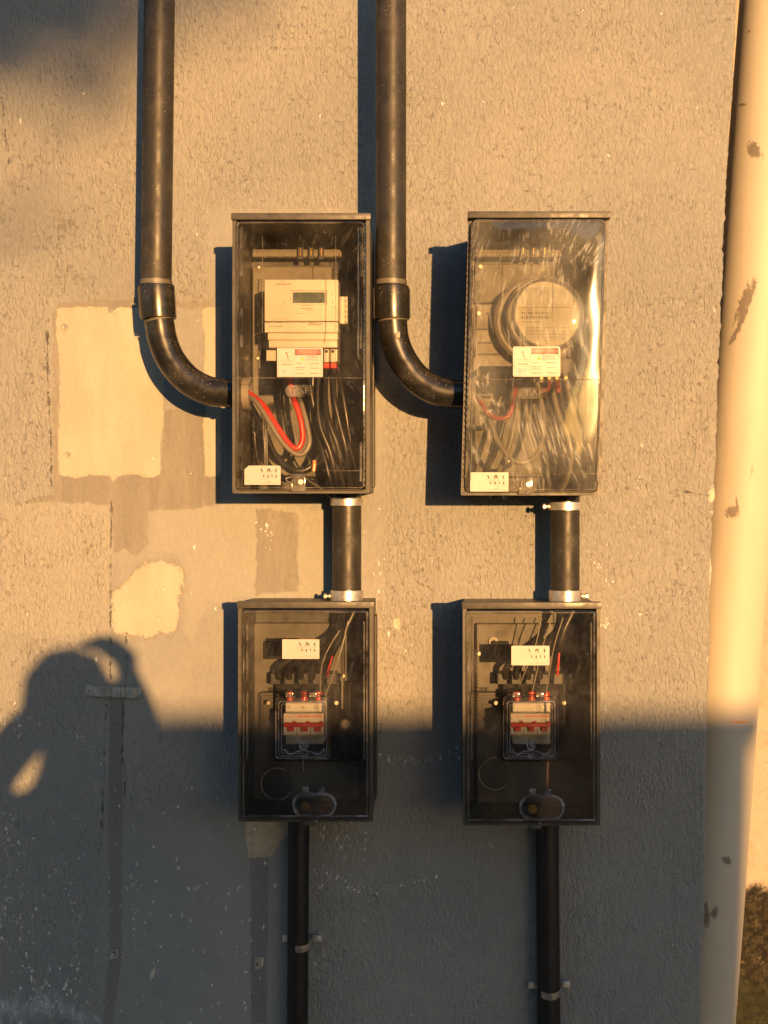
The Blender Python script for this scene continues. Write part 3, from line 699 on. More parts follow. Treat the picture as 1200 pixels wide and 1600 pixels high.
# bottom latch
def latch(lid, px, py, d, slots=True):
    bm = NB(); pbox(bm, px-11, px+11, py-13, py+15, d-.004, d+.003, .002, 2); o = obj('latch', bm, M['rib'], lid, 30)
    bm = NB(); c = P(px+4, py, d+.003); cyl(bm, c, (0, -1, 0), .0045, .002, 16); obj('latch_screw', bm, M['steel'], o, 30)
    bm = NB(); pbox(bm, px-8, px-5.5, py-4, py+5, d+.003, d+.0036); pbox(bm, px-3.5, px-1, py-4, py+5, d+.003, d+.0036); obj('latch_slot', bm, M['dark'], o, 0)
    bm = NB(); tube(bm, spline([P(px-11, py-8, d+.004), P(px-20, py-4, d+.007), P(px-12, py+3, d+.008), P(px-22, py+9, d+.005)], 6), .0007, 6); obj('seal_wire', bm, M['white_wire'], o, 60)
latch(lid1, 466, 753, d+.008)
# cable gland on the left wall
bm = NB(); g = P(384, 616, .122); ringy(bm, Vector((rc[0]+.0078, g.y, g.z)), (1, 0, 0), .0295, .020, .013, 32); gl = obj('cable_gland', bm, M['gland'], r1, 30)
bm = NB(); screw(bm, 448, 661, .032, .006, .003); obj('board_screw', bm, M['steel'], r1, 30)
for (a, b) in ((405, 418), (403, 560), (499, 597), (546, 597), (499, 629), (551, 628)):
    bm = NB(); screw(bm, a, b, .032 if a < 500 else .012, .003, .002); obj('board_screw', bm, M['steel'], r1, 30)
# board features: perforated strip, cable ducts
bm = NB()
for k in range(24): pbox(bm, 402, 405, 436+k*6.4, 439+k*6.4, .030, .0315)
obj('perforated_strip', bm, M['dark'], r1, 0)
bm = NB(); pbox(bm, 404, 409, 436, 590, .012, .034, .001); obj('edge_bracket', bm, M['rail'], r1, 30)

# meter
MT = thing('electricity_meter', P(470, 510, .05), 'white digital electricity meter with a grey display inside the upper left box', 'meter')
bm = NB(); pbox(bm, 418, 545, 463, 506, .034, .080, .002, 2); pbox(bm, 416, 527, 441, 565, .031, .100, .002, 2); obj('base', bm, M['white'], MT, 30)
bm = NB(); pbox(bm, 413, 528.5, 436.5, 502, .100, .134, .0025, 3); cs = obj('case', bm, M['white'], MT, 30)
bm = NB(); pbox(bm, 413.5, 528, 503.2, 519.6, .100, .1325, .0012, 2); obj('lower_panel', bm, M['white'], MT, 30)
bm = NB(); pbox(bm, 418.5, 527.5, 520.4, 531, .10, .128, .001, 2); pbox(bm, 420, 527, 531.6, 543, .10, .124, .001, 2); obj('terminal_cover', bm, M['white'], MT, 30)
bm = NB(); rframe(bm, prect(455, 510, 455, 475.5, .1342), .0022, .002, .133, .1352, 3); ff = obj('display_frame', bm, M['white'], cs, 30)
bm = NB(); plate(bm, prect(457.5, 507.5, 457, 474, .1345), .0025, .1335, .1345, 4); obj('display', bm, M['lcd'], cs, 0)
bm = NB()
for (a, b, c_, e) in ((453,510.5,453.8,454.6),(510,510.8,454.8,476),(519,521,459,460.6),(519,521,472,474),(443,444,471,475),(454,455,464.5,469)): pbox(bm, a, b, c_, e, .1339, .1343)
rr2 = random.Random(2)
for (u0, u1, v, hh) in ((432,455,444,1.6),(440,443,440.5,1.6),(470,489,477.5,.9),(470,489,482,1.4),(478,490,484.5,.9),(462,484,490,.5),(519,525,479.5,1),(420,452,498,.6)):
    u = u0
    while u < u1:
        l = rr2.uniform(.8, 2.2); pbox(bm, u, min(u+l, u1), v-hh/2, v+hh/2, .1339, .1343); u += l+.7
obj('printed_text', bm, M['faint_ink'], cs, 0)
bm = NB(); u = 415
while u < 492:
    l = rr2.uniform(1, 3); pbox(bm, u, u+l, 502.4, 503+rr2.uniform(0, 1.2), .1337, .1341); u += l+.3
for k in range(14): pbox(bm, 420+k*1.6, 421+k*1.6, 509.4, 510.8, .1324, .1328)
for k in range(9): pbox(bm, 481+k*2.6, 482.4+k*2.6, 505, 509.5 if k % 2 else 507.5, .1324, .1328)
obj('barcode', bm, M['faint_ink'], MT, 0)
for k, px in enumerate((436, 447, 458, 469, 480, 491, 510, 520)):
    bm = NB(); pbox(bm, px-3.6, px+3.6, 544, 566, .045, .110, .0012, 2); tb = obj('terminal', bm, M['white'], MT, 30)
    bm = NB(); cyl(bm, P(px, 549, .110), (0, -1, 0), .0032, .0006, 14); obj('terminal_hole', bm, M['dark'], tb, 30)
for px in (510, 521):
    bm = NB(); pbox(bm, px-4.6, px+4.6, 567, 575.5, .05, .105, .001); obj('red_cap', bm, M['red'], MT, 30)

G1 = 'cables inside the upper left box'
cable([(386,618,.125),(400,628,.150),(420,658,.165),(444,695,.17),(468,711,.17),(483,695,.168),(480,665,.162),(472,635,.15),(464,610,.12),(458,560,.09)], .0046, M['grey_cable'], 'thick grey cable looping below the digital meter', G1)
cable([(386,612,.118),(410,632,.148),(430,662,.158),(452,694,.163),(466,700,.163),(473,682,.16),(468,650,.158),(458,620,.15),(452,590,.12),(448,560,.09)], .0054, M['red'], 'thick red cable looping below the digital meter', G1)
bl = [[(390,630,.11),(412,670,.12),(430,710,.13),(455,733,.14),(480,733,.14),(497,712,.13),(500,690,.10)], [(388,625,.10),(418,690,.10),(436,722,.11),(462,738,.12),(492,728,.12),(505,700,.1),(500,560,.07)],
      [(510,575,.09),(508,620,.12),(514,660,.14),(528,700,.14),(534,745,.12),(536,778,.07)], [(521,575,.09),(522,620,.125),(530,660,.13),(540,700,.13),(546,745,.11),(546,778,.07)],
      [(500,566,.09),(496,620,.11),(500,665,.12),(515,705,.12),(524,745,.11),(526,778,.07)], [(490,566,.09),(488,620,.09),(492,660,.09),(506,710,.1),(516,750,.1),(532,778,.06)],
      [(480,566,.08),(484,600,.10),(494,650,.10),(520,710,.09),(540,745,.09),(552,778,.06)], [(436,566,.08),(438,600,.08),(440,640,.06),(448,690,.05),(470,740,.05),(520,775,.05)],
      [(528,575,.08),(536,620,.10),(544,670,.10),(552,720,.09),(552,778,.07)],[(396,640,.06),(400,700,.06),(410,735,.06),(440,760,.06)]]
DB = ['black cable looping lowest under the red loop', 'black cable looping just behind the grey loop', 'black cable under the left red cap', 'black cable under the right red cap', 'black cable just left of the red caps',
      'black cable second left of the red caps', 'hindmost black cable swinging right', 'thin run of black cable down the lit mounting board', 'rightmost black cable against the right box wall', 'black cable at the lower left under the gland']
for p, l in zip(bl, DB): cable(p, .0052, M['cable'], l+' in the upper left box', G1)
for k, (dx) in enumerate((0, 3, 6)):
    cable([(404+dx,632,.13),(410+dx,655,.14),(413+dx*.7,690,.145),(414+dx*.7,735,.14),(416+dx,758,.13)], .0010, M['white_wire'], ('left', 'middle', 'right')[k]+' of three thin clear wires hanging left of the grey cable', 'thin clear wires', 6, 'wire')
cable([(491,720,.15),(491,727,.152),(490,736,.152)], .0042, M['copper'], 'bare copper cable end beside the black loops above the latch', G1, name='copper_stub')

# ================================================================== upper right box
r2, lid2, rc2, sh2 = enclosure('meter_box', 726, 335, 945, 774, d, 'upper right meter box with a hazy scratched lid over a round meter', UP, M['lid_old'], True, shear=.0275, bulge=.0036)
bm = NB(); pbox(bm, 741, 862, 412, 474, .008, .030, .002); pbox(bm, 741, 880, 389, 402, .008, .038, .002); obj('rail', bm, M['rail'], r2, 30)
bm = NB(); pbox(bm, 739, 800, 475, 583, .008, .050, .002); obj('pale_board', bm, M['pale_board'], r2, 30)
bm = NB(); pbox(bm, 741, 870, 600, 745, .008, .030, .002); obj('mounting_board', bm, M['board'], r2, 30)
for y, a, b in ((489.5, 760, 800), (514, 746, 790), (535, 746, 796), (553.5, 746, 785)):
    bm = NB(); pbox(bm, a, b, y-1.2, y+1.2, .050, .053, .0005); obj('slot', bm, M['dark'], r2, 0)
bm = NB(); pbox(bm, 743, 778, 577, 590, .02, .06, .002); pbox(bm, 747, 774, 590, 620, .02, .05, .002); obj('dark_block', bm, M['dark'], r2, 30)
for px in (818, 834, 851): nut_clip(r2, px, 394, .048)
bm = NB()
for k in range(8): pbox(bm, 745, 750, 438+k*5.5, 441+k*5.5, .031, .033)
obj('perforated_strip', bm, M['dark'], r2, 0)
for (a, b, dd) in ((751, 417, .031), (748, 490, .051), (797, 720, .031)):
    bm = NB(); screw(bm, a, b, dd, .0045, .003); obj('board_screw', bm, M['steel'], r2, 30)
# ribs follow the leaning lid
def rib2(a, b, c_, e, name='lid_rib', par=None, extra=.0):
    bm = NB(); rc_ = prect(a, b, c_, e, d)
    box(bm, rc_[0], rc_[1], -d-.0115-extra, -d-.0080-extra, rc_[2], rc_[3], .0006)
    obj(name, sh2(bm), M['rib'], lid2, 30)
rib2(738.5, 742, 350, 432, extra=.0113); rib2(740, 744, 480, 560, extra=.0075); rib2(738, 740.5, 600, 752, extra=.0027); rib2(936, 939, 600, 752, extra=.0027)
for (a, b, c_, e, dq) in ((780, 781, 368, 470, .0215), (892, 893.2, 368, 480, .0215), (735, 938, 594, 595, .0168), (820, 936, 740, 741, .0112)):
    bm = NB(); rc_ = prect(a, b, c_, e, d); box(bm, rc_[0], rc_[1], -d-dq-.001, -d-dq, rc_[2], rc_[3]); obj('moulded_line', sh2(bm), M['rib'], lid2, 0)
bm = NB()
for k in range(40):
    y = 360+k*9.8
    rc_ = prect(731, 733, y, y+4, d); ez = .013*(1-(y-335)/437); box(bm, rc_[0], rc_[1], -d-.0092-ez, -d-.0070-ez, rc_[2], rc_[3])
obj('perforated_edge', sh2(bm), M['rib'], lid2, 0)
oval_plate(lid2, 810, 857, 605.5, 623.5, d+.0166, 'TAF')
sticker(lid2, 801.5, 875.5, 541.5, 588.5, d+.0190, 'warn_round')
sticker(lid2, 734.5, 794.5, 738, 768, d+.0122, 'seal')
latch(lid2, 822, 757, d+.010)
bm = NB(); g = P(741, 617, .122); ringy(bm, Vector((rc2[0]+.0080, g.y, g.z)), (1, 0, 0), .0295, .020, .013, 32); obj('cable_gland', bm, M['gland'], r2, 30)

RM = thing('round_meter', P(850, 495, .05), 'round dial electricity meter under a glass dome inside the upper right box', 'meter')
def disc(bm, px, py, rp, d0, d1, seg=64, bev=.002):
    c = P(px, py, d1); cyl(bm, (c.x, -d0, c.z), (0, -1, 0), rp*sc(d1), d1-d0, seg, bev=bev)
bm = NB(); disc(bm, 842, 500, 70, .035, .088, bev=.006); obj('base', bm, M['pale_board'], RM, 30)
bm = NB(); disc(bm, 852, 492, 61, .088, .112, bev=.004); obj('rim', bm, M['gland'], RM, 30)
bm = NB(); disc(bm, 858, 489, 54, .100, .130, bev=.002); fc = obj('dial', bm, M['white'], RM, 30)
bm = NB(); pbox(bm, 822, 896, 449, 532, .130, .1308); obj('dial_plate', bm, M['paper'], fc, 0)
bm = NB()
rr2 = random.Random(9)
pbox(bm, 784, 892, 479.8, 480.8, .1309, .1313) if False else pbox(bm, 812, 892, 479.8, 480.8, .1309, .1313)
for (u0, u1, v, hh) in ((815,855,489,3),(815,858,496,4),(817,845,503,2),(822,890,512,1.4),(822,892,517,1.4),(822,888,522,1.6),(826,886,527,1)):
    u = u0
    while u < u1:
        l = rr2.uniform(1, 4); pbox(bm, u, min(u+l, u1), v-hh/2, v+hh/2, .1309, .1313); u += l+rr2.uniform(.8, 2.5)
pbox(bm, 826, 829, 482, 484.5, .1309, .1313)
obj('dial_print', bm, M['faint_ink'], fc, 0)
bm = NB(); c = P(857, 489.5, .150); ring_r = 58*sc(.150)
prof = [(.113, 1.0), (.132, 1.0), (.140, .985), (.145, .93), (.147, .80), (.148, .3)]
tube(bm, [(c.x, -y, c.z) for y, k in prof], [ring_r*k for y, k in prof], 64); obj('glass_dome', bm, M['glass'], RM, 40)
bm = NB(); ringy(bm, (c.x, -.1455, c.z), (0, -1, 0), ring_r*.97, ring_r*.93, .002, 64); obj('dome_ring', bm, M['rib'], RM, 30)
for k, px in enumerate((833, 846, 858, 870, 884)):
    bm = NB(); pbox(bm, px-3.5, px+3.5, 585, 598, .06, .105, .001); tb = obj('terminal', bm, M['rail'], RM, 30)
    bm = NB(); cyl(bm, P(px, 591, .105), (0, -1, 0), .0030, .003, 12); obj('terminal_screw', bm, M['brass'], tb, 30)
bm = NB(); pbox(bm, 826, 894, 560, 584, .04, .095, .002); obj('terminal_cover', bm, M['board'], RM, 30)
G2 = 'cables inside the upper right box'
cable([(746,617,.12),(760,640,.13),(778,690,.15),(800,718,.16),(822,722,.16),(842,705,.15),(850,660,.13),(840,598,.10)], .0048, M['grey_cable'], 'pale grey cable looping low behind the hazy lid', G2)
cable([(748,622,.12),(762,646,.14),(782,654,.15),(796,648,.15),(802,625,.14),(806,598,.10)], .0048, M['dull_red'], 'short red cable curve left of the embossed oval behind the hazy lid', G2)
cable([(858,598,.11),(856,608,.14),(848,611,.15),(838,614,.14)], .004, M['dull_red'], 'red cable end beside the right tip of the embossed oval', G2)
cable([(870,598,.11),(872,608,.145),(872,613,.147)], .0052, M['dull_red'], 'red capped stub right of the embossed oval under the dial meter', G2)
for k, (a, b) in enumerate(((880, 930), (892, 925), (868, 912), (858, 900), (846, 888), (800, 770), (815, 790))):
    cable([(a, 575, .09), (a+(b-a)*.3, 640, .11), (a+(b-a)*.8, 700, .12), (b-12, 745, .10), (b-30 if k < 5 else b, 778, .06)], .0050, M['cable'] if k % 3 else M['grey_cable'],
          ['grey cable sweeping furthest right from the dial meter', 'black cable sweeping right, second from the right wall', 'black cable in the middle of the right hand sweep', 'grey cable left of the middle of the sweep', 'black cable leftmost of the right hand sweep',
           'black cable bending to the lower left corner', 'grey cable bending left beside the black one'][k]+' in the upper right box', G2)

# ================================================================== lower boxes
def lower_box(L, T, Rr, B, ox, oy, label, ring, oval, stick, seed, left):
    d = .170
    root, lid, rc, sh = enclosure('breaker_box', L, T, Rr, B, d, label, LOW, M['lid_low'], True, lower=True)
    x = lambda v: v+ox
    y = lambda v: v+oy
    # mounting board, dark block and DIN area
    bm = NB(); pbox(bm, L+21, Rr-22, T+32, B-12, .008, .020, .002); obj('mounting_board', bm, M['low_board'], root, 30)
    bm = NB(); pbox(bm, x(412), x(440), y(1002), y(1030), .020, .028, .001); pbox(bm, x(430), x(560), y(1066), y(1190), .02, .045, .002); obj('dark_plate', bm, M['black'], root, 30)
    for k, (a, b) in enumerate(((430, 1050), (452, 1052), (490, 1052), (536, 1056), (420, 1098), (526, 1098), (394, 1021))):
        bm = NB(); screw(bm, x(a), y(b), .046 if b > 1040 else .022, .0042, .004); obj('board_screw', bm, M['steel'], root, 30)
    for k, px in enumerate((430, 452, 474, 496, 518)):
        bm = NB(); pbox(bm, x(px)-8, x(px)+8, y(1052), y(1070), .02, .060, .0015); obj('terminal_block', bm, M['dark'], root, 30)
    # lid ribs and hardware
    for a, b, c_, e in ((L+12.5, L+15.5, T+22, T+245), (Rr-15.5, Rr-13, T+30, T+245), (Rr-11, Rr-8.5, T+14, B-14), (L+7.5, L+9.5, T+60, B-14)):
        bm = NB(); pbox(bm, a, b, c_, e, d+.0075, d+.0100, .0007); obj('lid_rib', bm, M['rib'], lid, 30)
    bm = NB(); pbox(bm, L+8, Rr-8, B-10, B-8, d+.0075, d+.0095); obj('bottom_rib', bm, M['edge'], lid, 0)
    if not left:
        bm = NB()
        for k in range(26): pbox(bm, L+20, L+25, T+74+k*5.2, T+76.5+k*5.2, .024, .0255)
        pbox(bm, L+18.5, L+19.5, T+72, T+212, .024, .0255); obj('perforated_strip', bm, M['rib'], root, 0)
    # knock-out ring
    bm = NB(); c = P(ring[0], ring[1], .030)
    rm_ = 25*sc(.03)
    a0, a1 = (60, 330) if left else (85, 320)
    pts = [Vector((c.x+rm_*math.cos(R(a0+(a1-a0)*k/40)), c.y, c.z+rm_*math.sin(R(a0+(a1-a0)*k/40)))) for k in range(41)]
    tube(bm, pts, .0018, 8); obj('knockout_ring', bm, M['gland'], root, 60)
    bm = NB(); cyl(bm, (c.x, -.0205, c.z), (0, -1, 0), rm_*.93, .003, 40); obj('knockout_hole', bm, M['low_shell'], root, 30)
    if left:
        bm = NB(); cyl(bm, P(540, 1131, .045), (0, -1, 0), .0135, .010, 6); q_ = obj('hex_nut', bm, M['dark'], root, 20)
        bm = NB(); cyl(bm, P(540, 1131, .055), (0, -1, 0), .0085, .005, 24, bev=.001); obj('bolt_head', bm, M['gland'], q_, 30)
        bm = NB(); pbox(bm, 533, 536, 1054, 1108, .046, .06, .001); obj('small_lever', bm, M['rail'], root, 30)
    else:
        bm = NB(); ringy(bm, P(771, 1002, .021), (0, -1, 0), .0090, .0035, .004, 24); obj('washer', bm, M['gland'], root, 30)
        bm = NB(); cyl(bm, P(911, 997, .021), (0, -1, 0), .0095, .003, 24); obj('plug', bm, M['gland'], root, 30)
    # clear breaker cover on the lid
    q = d+.008
    rcq = prect(x(431), x(517), y(1088), y(1185), q)
    bm = NB()
    Lp = [(rrect(*inset(rcq, k), .007, 6), -yy) for k, yy in ((0, q-.004), (0, q+.010), (.0015, q+.012), (.006, q+.0125), (.0065, q+.0125))]
    loops(bm, Lp, True); cv = obj('breaker_cover', bm, M['cover'], lid, 30)
    bm = NB(); rframe(bm, rcq, .0014, .007, q-.002, q+.0005, 6); o1 = obj('cover_rim', bm, M['edge'], cv, 0)
    bm = NB(); rframe(bm, inset(rcq, .0065), .0009, .006, q+.0126, q+.0136, 6); obj('cover_rim', bm, M['edge'], cv, 0)
    bm = NB(); rframe(bm, inset(rcq, .0115), .0008, .004, q+.0126, q+.0132, 6); obj('cover_rim', bm, M['edge'], cv, 0)
    bm = NB(); w_ = [P(x(a), y(b), q+.0135) for a, b in ((441,1172),(446,1172),(450,1178),(458,1178),(463,1174),(475,1173),(487,1174),(492,1178),(500,1178),(504,1172),(509,1172))]
    tube(bm, spline(w_, 4), .0007, 6); obj('moulded_wave', bm, M['edge'], cv, 60)
    bm = NB(); ringy(bm, P(x(475), y(1164), q+.0126), (0, -1, 0), .0085, .0065, .003, 24); ringy(bm, P(x(476), y(1164), q+.0126), (0, -1, 0), .0035, .0018, .003, 16); obj('cover_button', bm, M['edge'], cv, 30)
    bm = NB(); pbox(bm, x(470), x(481), y(1180), y(1187), q+.002, q+.010, .0015); tb = obj('cover_tab', bm, M['edge'], cv, 30)
    if left:
        bm = NB(); ptube(bm, [(x(474), y(1187), q+.006), (x(473), y(1195), q+.008), (x(475), y(1206), q+.006)], .0007, 6); obj('seal_wire', bm, M['white_wire'], cv, 60)
    for a in (452, 489):
        bm = NB(); pbox(bm, x(a)-6, x(a)+6, y(1082), y(1091), q, q+.008, .002, 2); obj('cover_hinge', bm, M['rib'], cv, 30)
    # breaker
    br = thing('circuit_breaker', P(x(475), y(1130), .12), 'white three pole breaker with a dark red handle inside the lower '+('left' if left else 'right')+' box', 'circuit breaker', 'circuit breakers behind clear covers')
    bm = NB(); pbox(bm, x(446), x(505), y(1098), y(1163), .046, .125, .0015); obj('body', bm, M['white2'], br, 30)
    bm = NB(); pbox(bm, x(442.5), x(506), y(1115), y(1149), .125, .150, .0015); fb = obj('front', bm, M['white2'], br, 30)
    bm = NB(); pbox(bm, x(464), x(485.6), y(1118), y(1120), .1501, .1505); pbox(bm, x(487), x(505), y(1118), y(1120), .1501, .1505)
    for k in range(5): pbox(bm, x(445+k*3.4), x(446.6+k*3.4), y(1118), y(1119.8), .1501, .1505)
    obj('red_line', bm, M['label_red'], fb, 0)
    bm = NB()
    for (u, v) in ((445, 1123), (447, 1127), (452, 1121), (456, 1125), (459, 1125)): pbox(bm, x(u), x(u+2.2), y(v), y(v+.8), .1501, .1505)
    obj('printed_text', bm, M['faint_ink'], fb, 0)
    bm = NB()
    for k in (463.6, 485): pbox(bm, x(k)-.4, x(k)+.4, y(1138), y(1149), .1501, .1506)
    obj('pole_gap', bm, M['dark'], fb, 0)
    bm = NB(); pbox(bm, x(443), x(506), y(1130), y(1136.5), .150, .160, .0012)
    for k in (454, 475.4, 496): pbox(bm, x(k)-5, x(k)+5, y(1136.6), y(1143), .151, .158, .0012)
    for k in (460, 481, 502): pbox(bm, x(k)-2.5, x(k)+2.5, y(1127.5), y(1130), .150, .156, .0008)
    obj('handle', bm, M['red_handle'], br, 30)
    for a, b in ((451, 1105), (473, 1105), (494, 1105), (451, 1154), (473, 1154), (494, 1154)):
        bm = NB(); screw(bm, x(a), y(b), .125, .0026, .0012); obj('terminal_screw', bm, M['steel'], br, 30)
    for k, a in enumerate((453, 475.5, 498)):
        bm = NB(); cyl(bm, P(x(a), y(1094), .11), (0, .1, 1), .0065, .016, 16, bev=.0015); obj('red_cap', bm, M['red'], br, 40)
    # meter-seal oval
    q2 = d+.008
    ro = prect(*oval, q2); rh = (ro[3]-ro[2])/2*.985
    bm = NB(); rframe(bm, ro, .0045, rh, q2-.002, q2+.004, 10); ov = obj('oval_window', bm, M['edge'], lid, 30)
    bm = NB(); plate(bm, inset(ro, .0048), rh-.005, q2, q2+.001, 10); obj('oval_pane', bm, M['cover'], ov, 0)
    cxo = (oval[0]+oval[1])/2
    for a in (-14, 10):
        bm = NB(); pbox(bm, cxo+a-5, cxo+a+5, oval[2]-8, oval[2]+3, q2-.001, q2+.006, .0015, 2); obj('oval_hinge', bm, M['edge'], ov, 30)
    bm = NB(); ptube(bm, [(cxo-3, oval[3]-3, q2+.004), (cxo-4, oval[3]+4, q2+.006), (cxo+2, oval[3]+8, q2+.006), (cxo+5, oval[3]+2, q2+.005)], .0010, 8); obj('seal_loop', bm, M['rib'], ov, 60)
    bm = NB(); c = P(oval[0]+21, (oval[2]+oval[3])/2+2, q2-.012); cyl(bm, c, (0, -1, 0), .0085, .006, 24, bev=.001); cyl(bm, c+Vector((0, -.006, 0)), (0, -1, 0), .0045, .002, 16); obj('seal_screw', bm, M['brass'], ov, 30)
    bm = NB(); cxb = oval[0]+26; pbox(bm, cxb-9, cxb+9, B-1, B+6, d-.006, d+.003, .002, 2); obj('latch_tab', bm, M['frame'], root, 30)
    sticker(lid, *stick, d+.0092, 'seal')
    return root, lid
r3, lid3 = lower_box(372, 941, 583, 1284, 0, 0, 'lower left breaker box with a pale bolt head right of the breaker', (433, 1225), (457, 526, 1238, 1276), (441, 499, 999, 1029.5), 1, True)
r4, lid4 = lower_box(723, 942, 938, 1290, 355, 0, 'lower right breaker box with a pale washer above the breaker', (773, 1209), (811, 882, 1241, 1281), (799, 858.5, 1009, 1039.5), 2, False)
G3 = 'black cables fanning from the top of the lower left box'; G4 = 'black cables fanning from the top of the lower right box'
ends = [(436, 'leftmost'), (452, 'second from left'), (470, 'middle'), (488, 'second from right'), (506, 'rightmost')]
for ox, G, side, sx_ in ((0, G3, 'left', 541), (340, G4, 'right', 883)):
    for k, (e, w_) in enumerate(ends):
        e_ = e+ox+(15 if ox else 0)
        cable([(sx_-8+k*5, 955, .07+.01*k), (sx_-14+k*3, 985, .075+.01*k), (e_+(sx_-e_)*.55, 1010, .075+.008*k), (e_+3, 1040, .07), (e_, 1060, .06)], .0062, M['cable'], w_+' of five black cables fanning down in the lower '+side+' box', G)
cable([(544, 970, .13), (536, 1005, .14), (522, 1050, .14), (507, 1090, .115)], .0014, M['grey_cable'], 'thin tan wire slanting to the right red cap in the lower left box', 'thin wires in the lower boxes', 6, 'wire')
cable([(531, 985, .12), (515, 1010, .13), (503, 1040, .13), (500, 1090, .115)], .0012, M['grey_cable'], 'thin tan wire crossing the cables to the middle of the lower left box', 'thin wires in the lower boxes', 6, 'wire')
cable([(520, 1025, .10), (514, 1045, .10), (511, 1056, .09)], .0022, M['red'], 'short red wire right of the sticker in the lower left box', 'thin wires in the lower boxes', 6, 'wire')
cable([(874, 1020, .12), (872, 1040, .12), (871, 1056, .11)], .0019, M['red'], 'short red wire right of the sticker in the lower right box', 'thin wires in the lower boxes', 6, 'wire')
cable([(846, 965, .13), (836, 1010, .13), (812, 1070, .12)], .0012, M['grey_cable'], 'leftmost thin tan wire slanting down in the lower right box', 'thin wires in the lower boxes', 6, 'wire')
cable([(862, 965, .13), (848, 1010, .135), (832, 1080, .12)], .0012, M['grey_cable'], 'middle thin tan wire slanting down in the lower right box', 'thin wires in the lower boxes', 6, 'wire')
cable([(880, 965, .13), (866, 1010, .135), (853, 1085, .12)], .0012, M['grey_cable'], 'rightmost thin tan wire slanting down in the lower right box', 'thin wires in the lower boxes', 6, 'wire')
cable([(856, 1190, .08), (855, 1215, .09), (855, 1238, .08)], .0028, M['copper'], 'brown wire dropping from the breaker in the lower right box', 'thin wires in the lower boxes', 6, 'wire')

# ================================================================== conduits
def conduit(top, axis, col, end_x, label, chip=None):
    d = .122; r = .0282
    root = thing('conduit', P(top[0], 600, d), label, 'conduit', 'black upper conduits')
    bm = NB(); a = P(top[0], -60, d); b = P(top[1], 447, d); tube(bm, [a+(b-a)*k/12 for k in range(13)], r, 40); obj('pipe', bm, M['pvc'], root, 60)
    bm = NB(); ab = (a-b).normalized(); tube(bm, [b+ab*.001, b+ab*.010], r+.0012, 40); obj('dusty_band', bm, M['pvc_band'], root, 30)
    (ux, uy), (vx, vy) = col
    bm = NB(); cu, cv_ = P(ux, uy, d), P(vx, vy, d); ax_ = (cv_-cu).normalized()
    tube(bm, [cu, cu+ax_*.0006, cu+ax_*.0025, cv_-ax_*.002, cv_-ax_*.0005, cv_], [r, r+.0042, r+.0045, r+.0045, r+.0042, r], 40); cp = obj('coupling', bm, M['pvc_gloss'], root, 35)
    for s_ in (-1, 1):
        bm = NB(); side = Vector((s_*(r+.0052), -.004, 0)); tube(bm, [cu+side+ax_*.003, cv_+side-ax_*.003], .0011, 8); obj('seam_rib', bm, M['pvc_gloss'], cp, 40)
    bm = NB(); w_ = spline([P(px, py, d) for px, py in axis], 8); n_ = len(w_)
    tube(bm, w_, [r-.0012]*n_, 40); el = obj('elbow', bm, M['pvc_gloss'], root, 60)
    bm = NB(); tube(bm, [w_[0]+(w_[1]-w_[0]).normalized()*.002, w_[0]+(w_[1]-w_[0]).normalized()*.0055], r-.0004, 40); obj('elbow_band', bm, M['pvc_band'], root, 30)
    e = w_[-1]
    if chip:
        cxp, cyp, dd, wv, hv = chip
        bm = NB(); p0 = P(cxp, cyp, dd)
        bmesh.ops.create_icosphere(bm, subdivisions=2, radius=1)
        for v in bm.verts:
            n_ = mnoise.noise(v.co*1.7)*.35+1
            v.co = Vector((v.co.x*wv*n_, v.co.y*.0016, v.co.z*hv*n_))+p0
        obj('sealant_blob', bm, M['gland'], root, 60)
    return root
c1 = conduit((250, 244), [(248, 498), (250, 508), (254, 530), (267, 562), (292, 592), (322, 609), (348, 614), (364, 615.5)], ((244.5, 447), (248, 499)), 364, 'left upper conduit with a glossy elbow turning into the left meter box', (349, 635, .128, .006, .0035))
c2 = conduit((611, 611), [(613, 498), (614, 510), (617, 532), (629, 562), (650, 590), (676, 608), (702, 615), (735, 617)], ((611.5, 448), (612.5, 500)), 735, 'middle upper conduit passing between the boxes and turning into the right meter box', (621.5, 524, .150, .0055, .007))

def link_pipe(px, y0, y1, label, ring_top, ring_bot, bolt_top, bolt_bot):
    d = .068; r = .0275
    root = thing('link_pipe', P(px, (y0+y1)/2, d), label, 'conduit', 'short pipes joining upper and lower boxes')
    bm = NB(); a, b = P(px, y0, d), P(px, y1, d); tube(bm, [a, b], r, 40); obj('pipe', bm, M['pvc'], root, 60)
    for (q0, q1, bolt) in ((ring_top[0], ring_top[1], bolt_top), (ring_bot[0], ring_bot[1], bolt_bot)):
        bm = NB(); ringy(bm, P(px, q1, d), (0, 0, 1), r+.0035, r-.0005, (q1-q0)*sc(d), 40)
        rg = obj('clamp_ring', bm, M['zinc'], root, 40)
        if bolt:
            s_ = bolt; c = P(px, (q0+q1)/2+.5, d)
            bm = NB(); tube(bm, [c+Vector((s_*(r+.002), -.008, 0)), c+Vector((s_*(r+.016), -.008, 0))], .0028, 10); cyl(bm, c+Vector((s_*(r+.010), -.008, 0)), (s_, 0, 0), .0058, .005, 6); cyl(bm, c+Vector((s_*(r+.003), -.008, 0)), (s_, 0, 0), .0048, .003, 12)
            obj('clamp_bolt', bm, M['steel'], rg, 30)
    return root
link_pipe(542, 768, 944, 'short pipe joining the two left boxes, its lower bolt on the left', (778, 790), (922, 939), 0, -1)
link_pipe(883, 768, 944, 'short pipe joining the two right boxes, its lower bolt on the right', (785, 797), (922, 939), -1, 1)

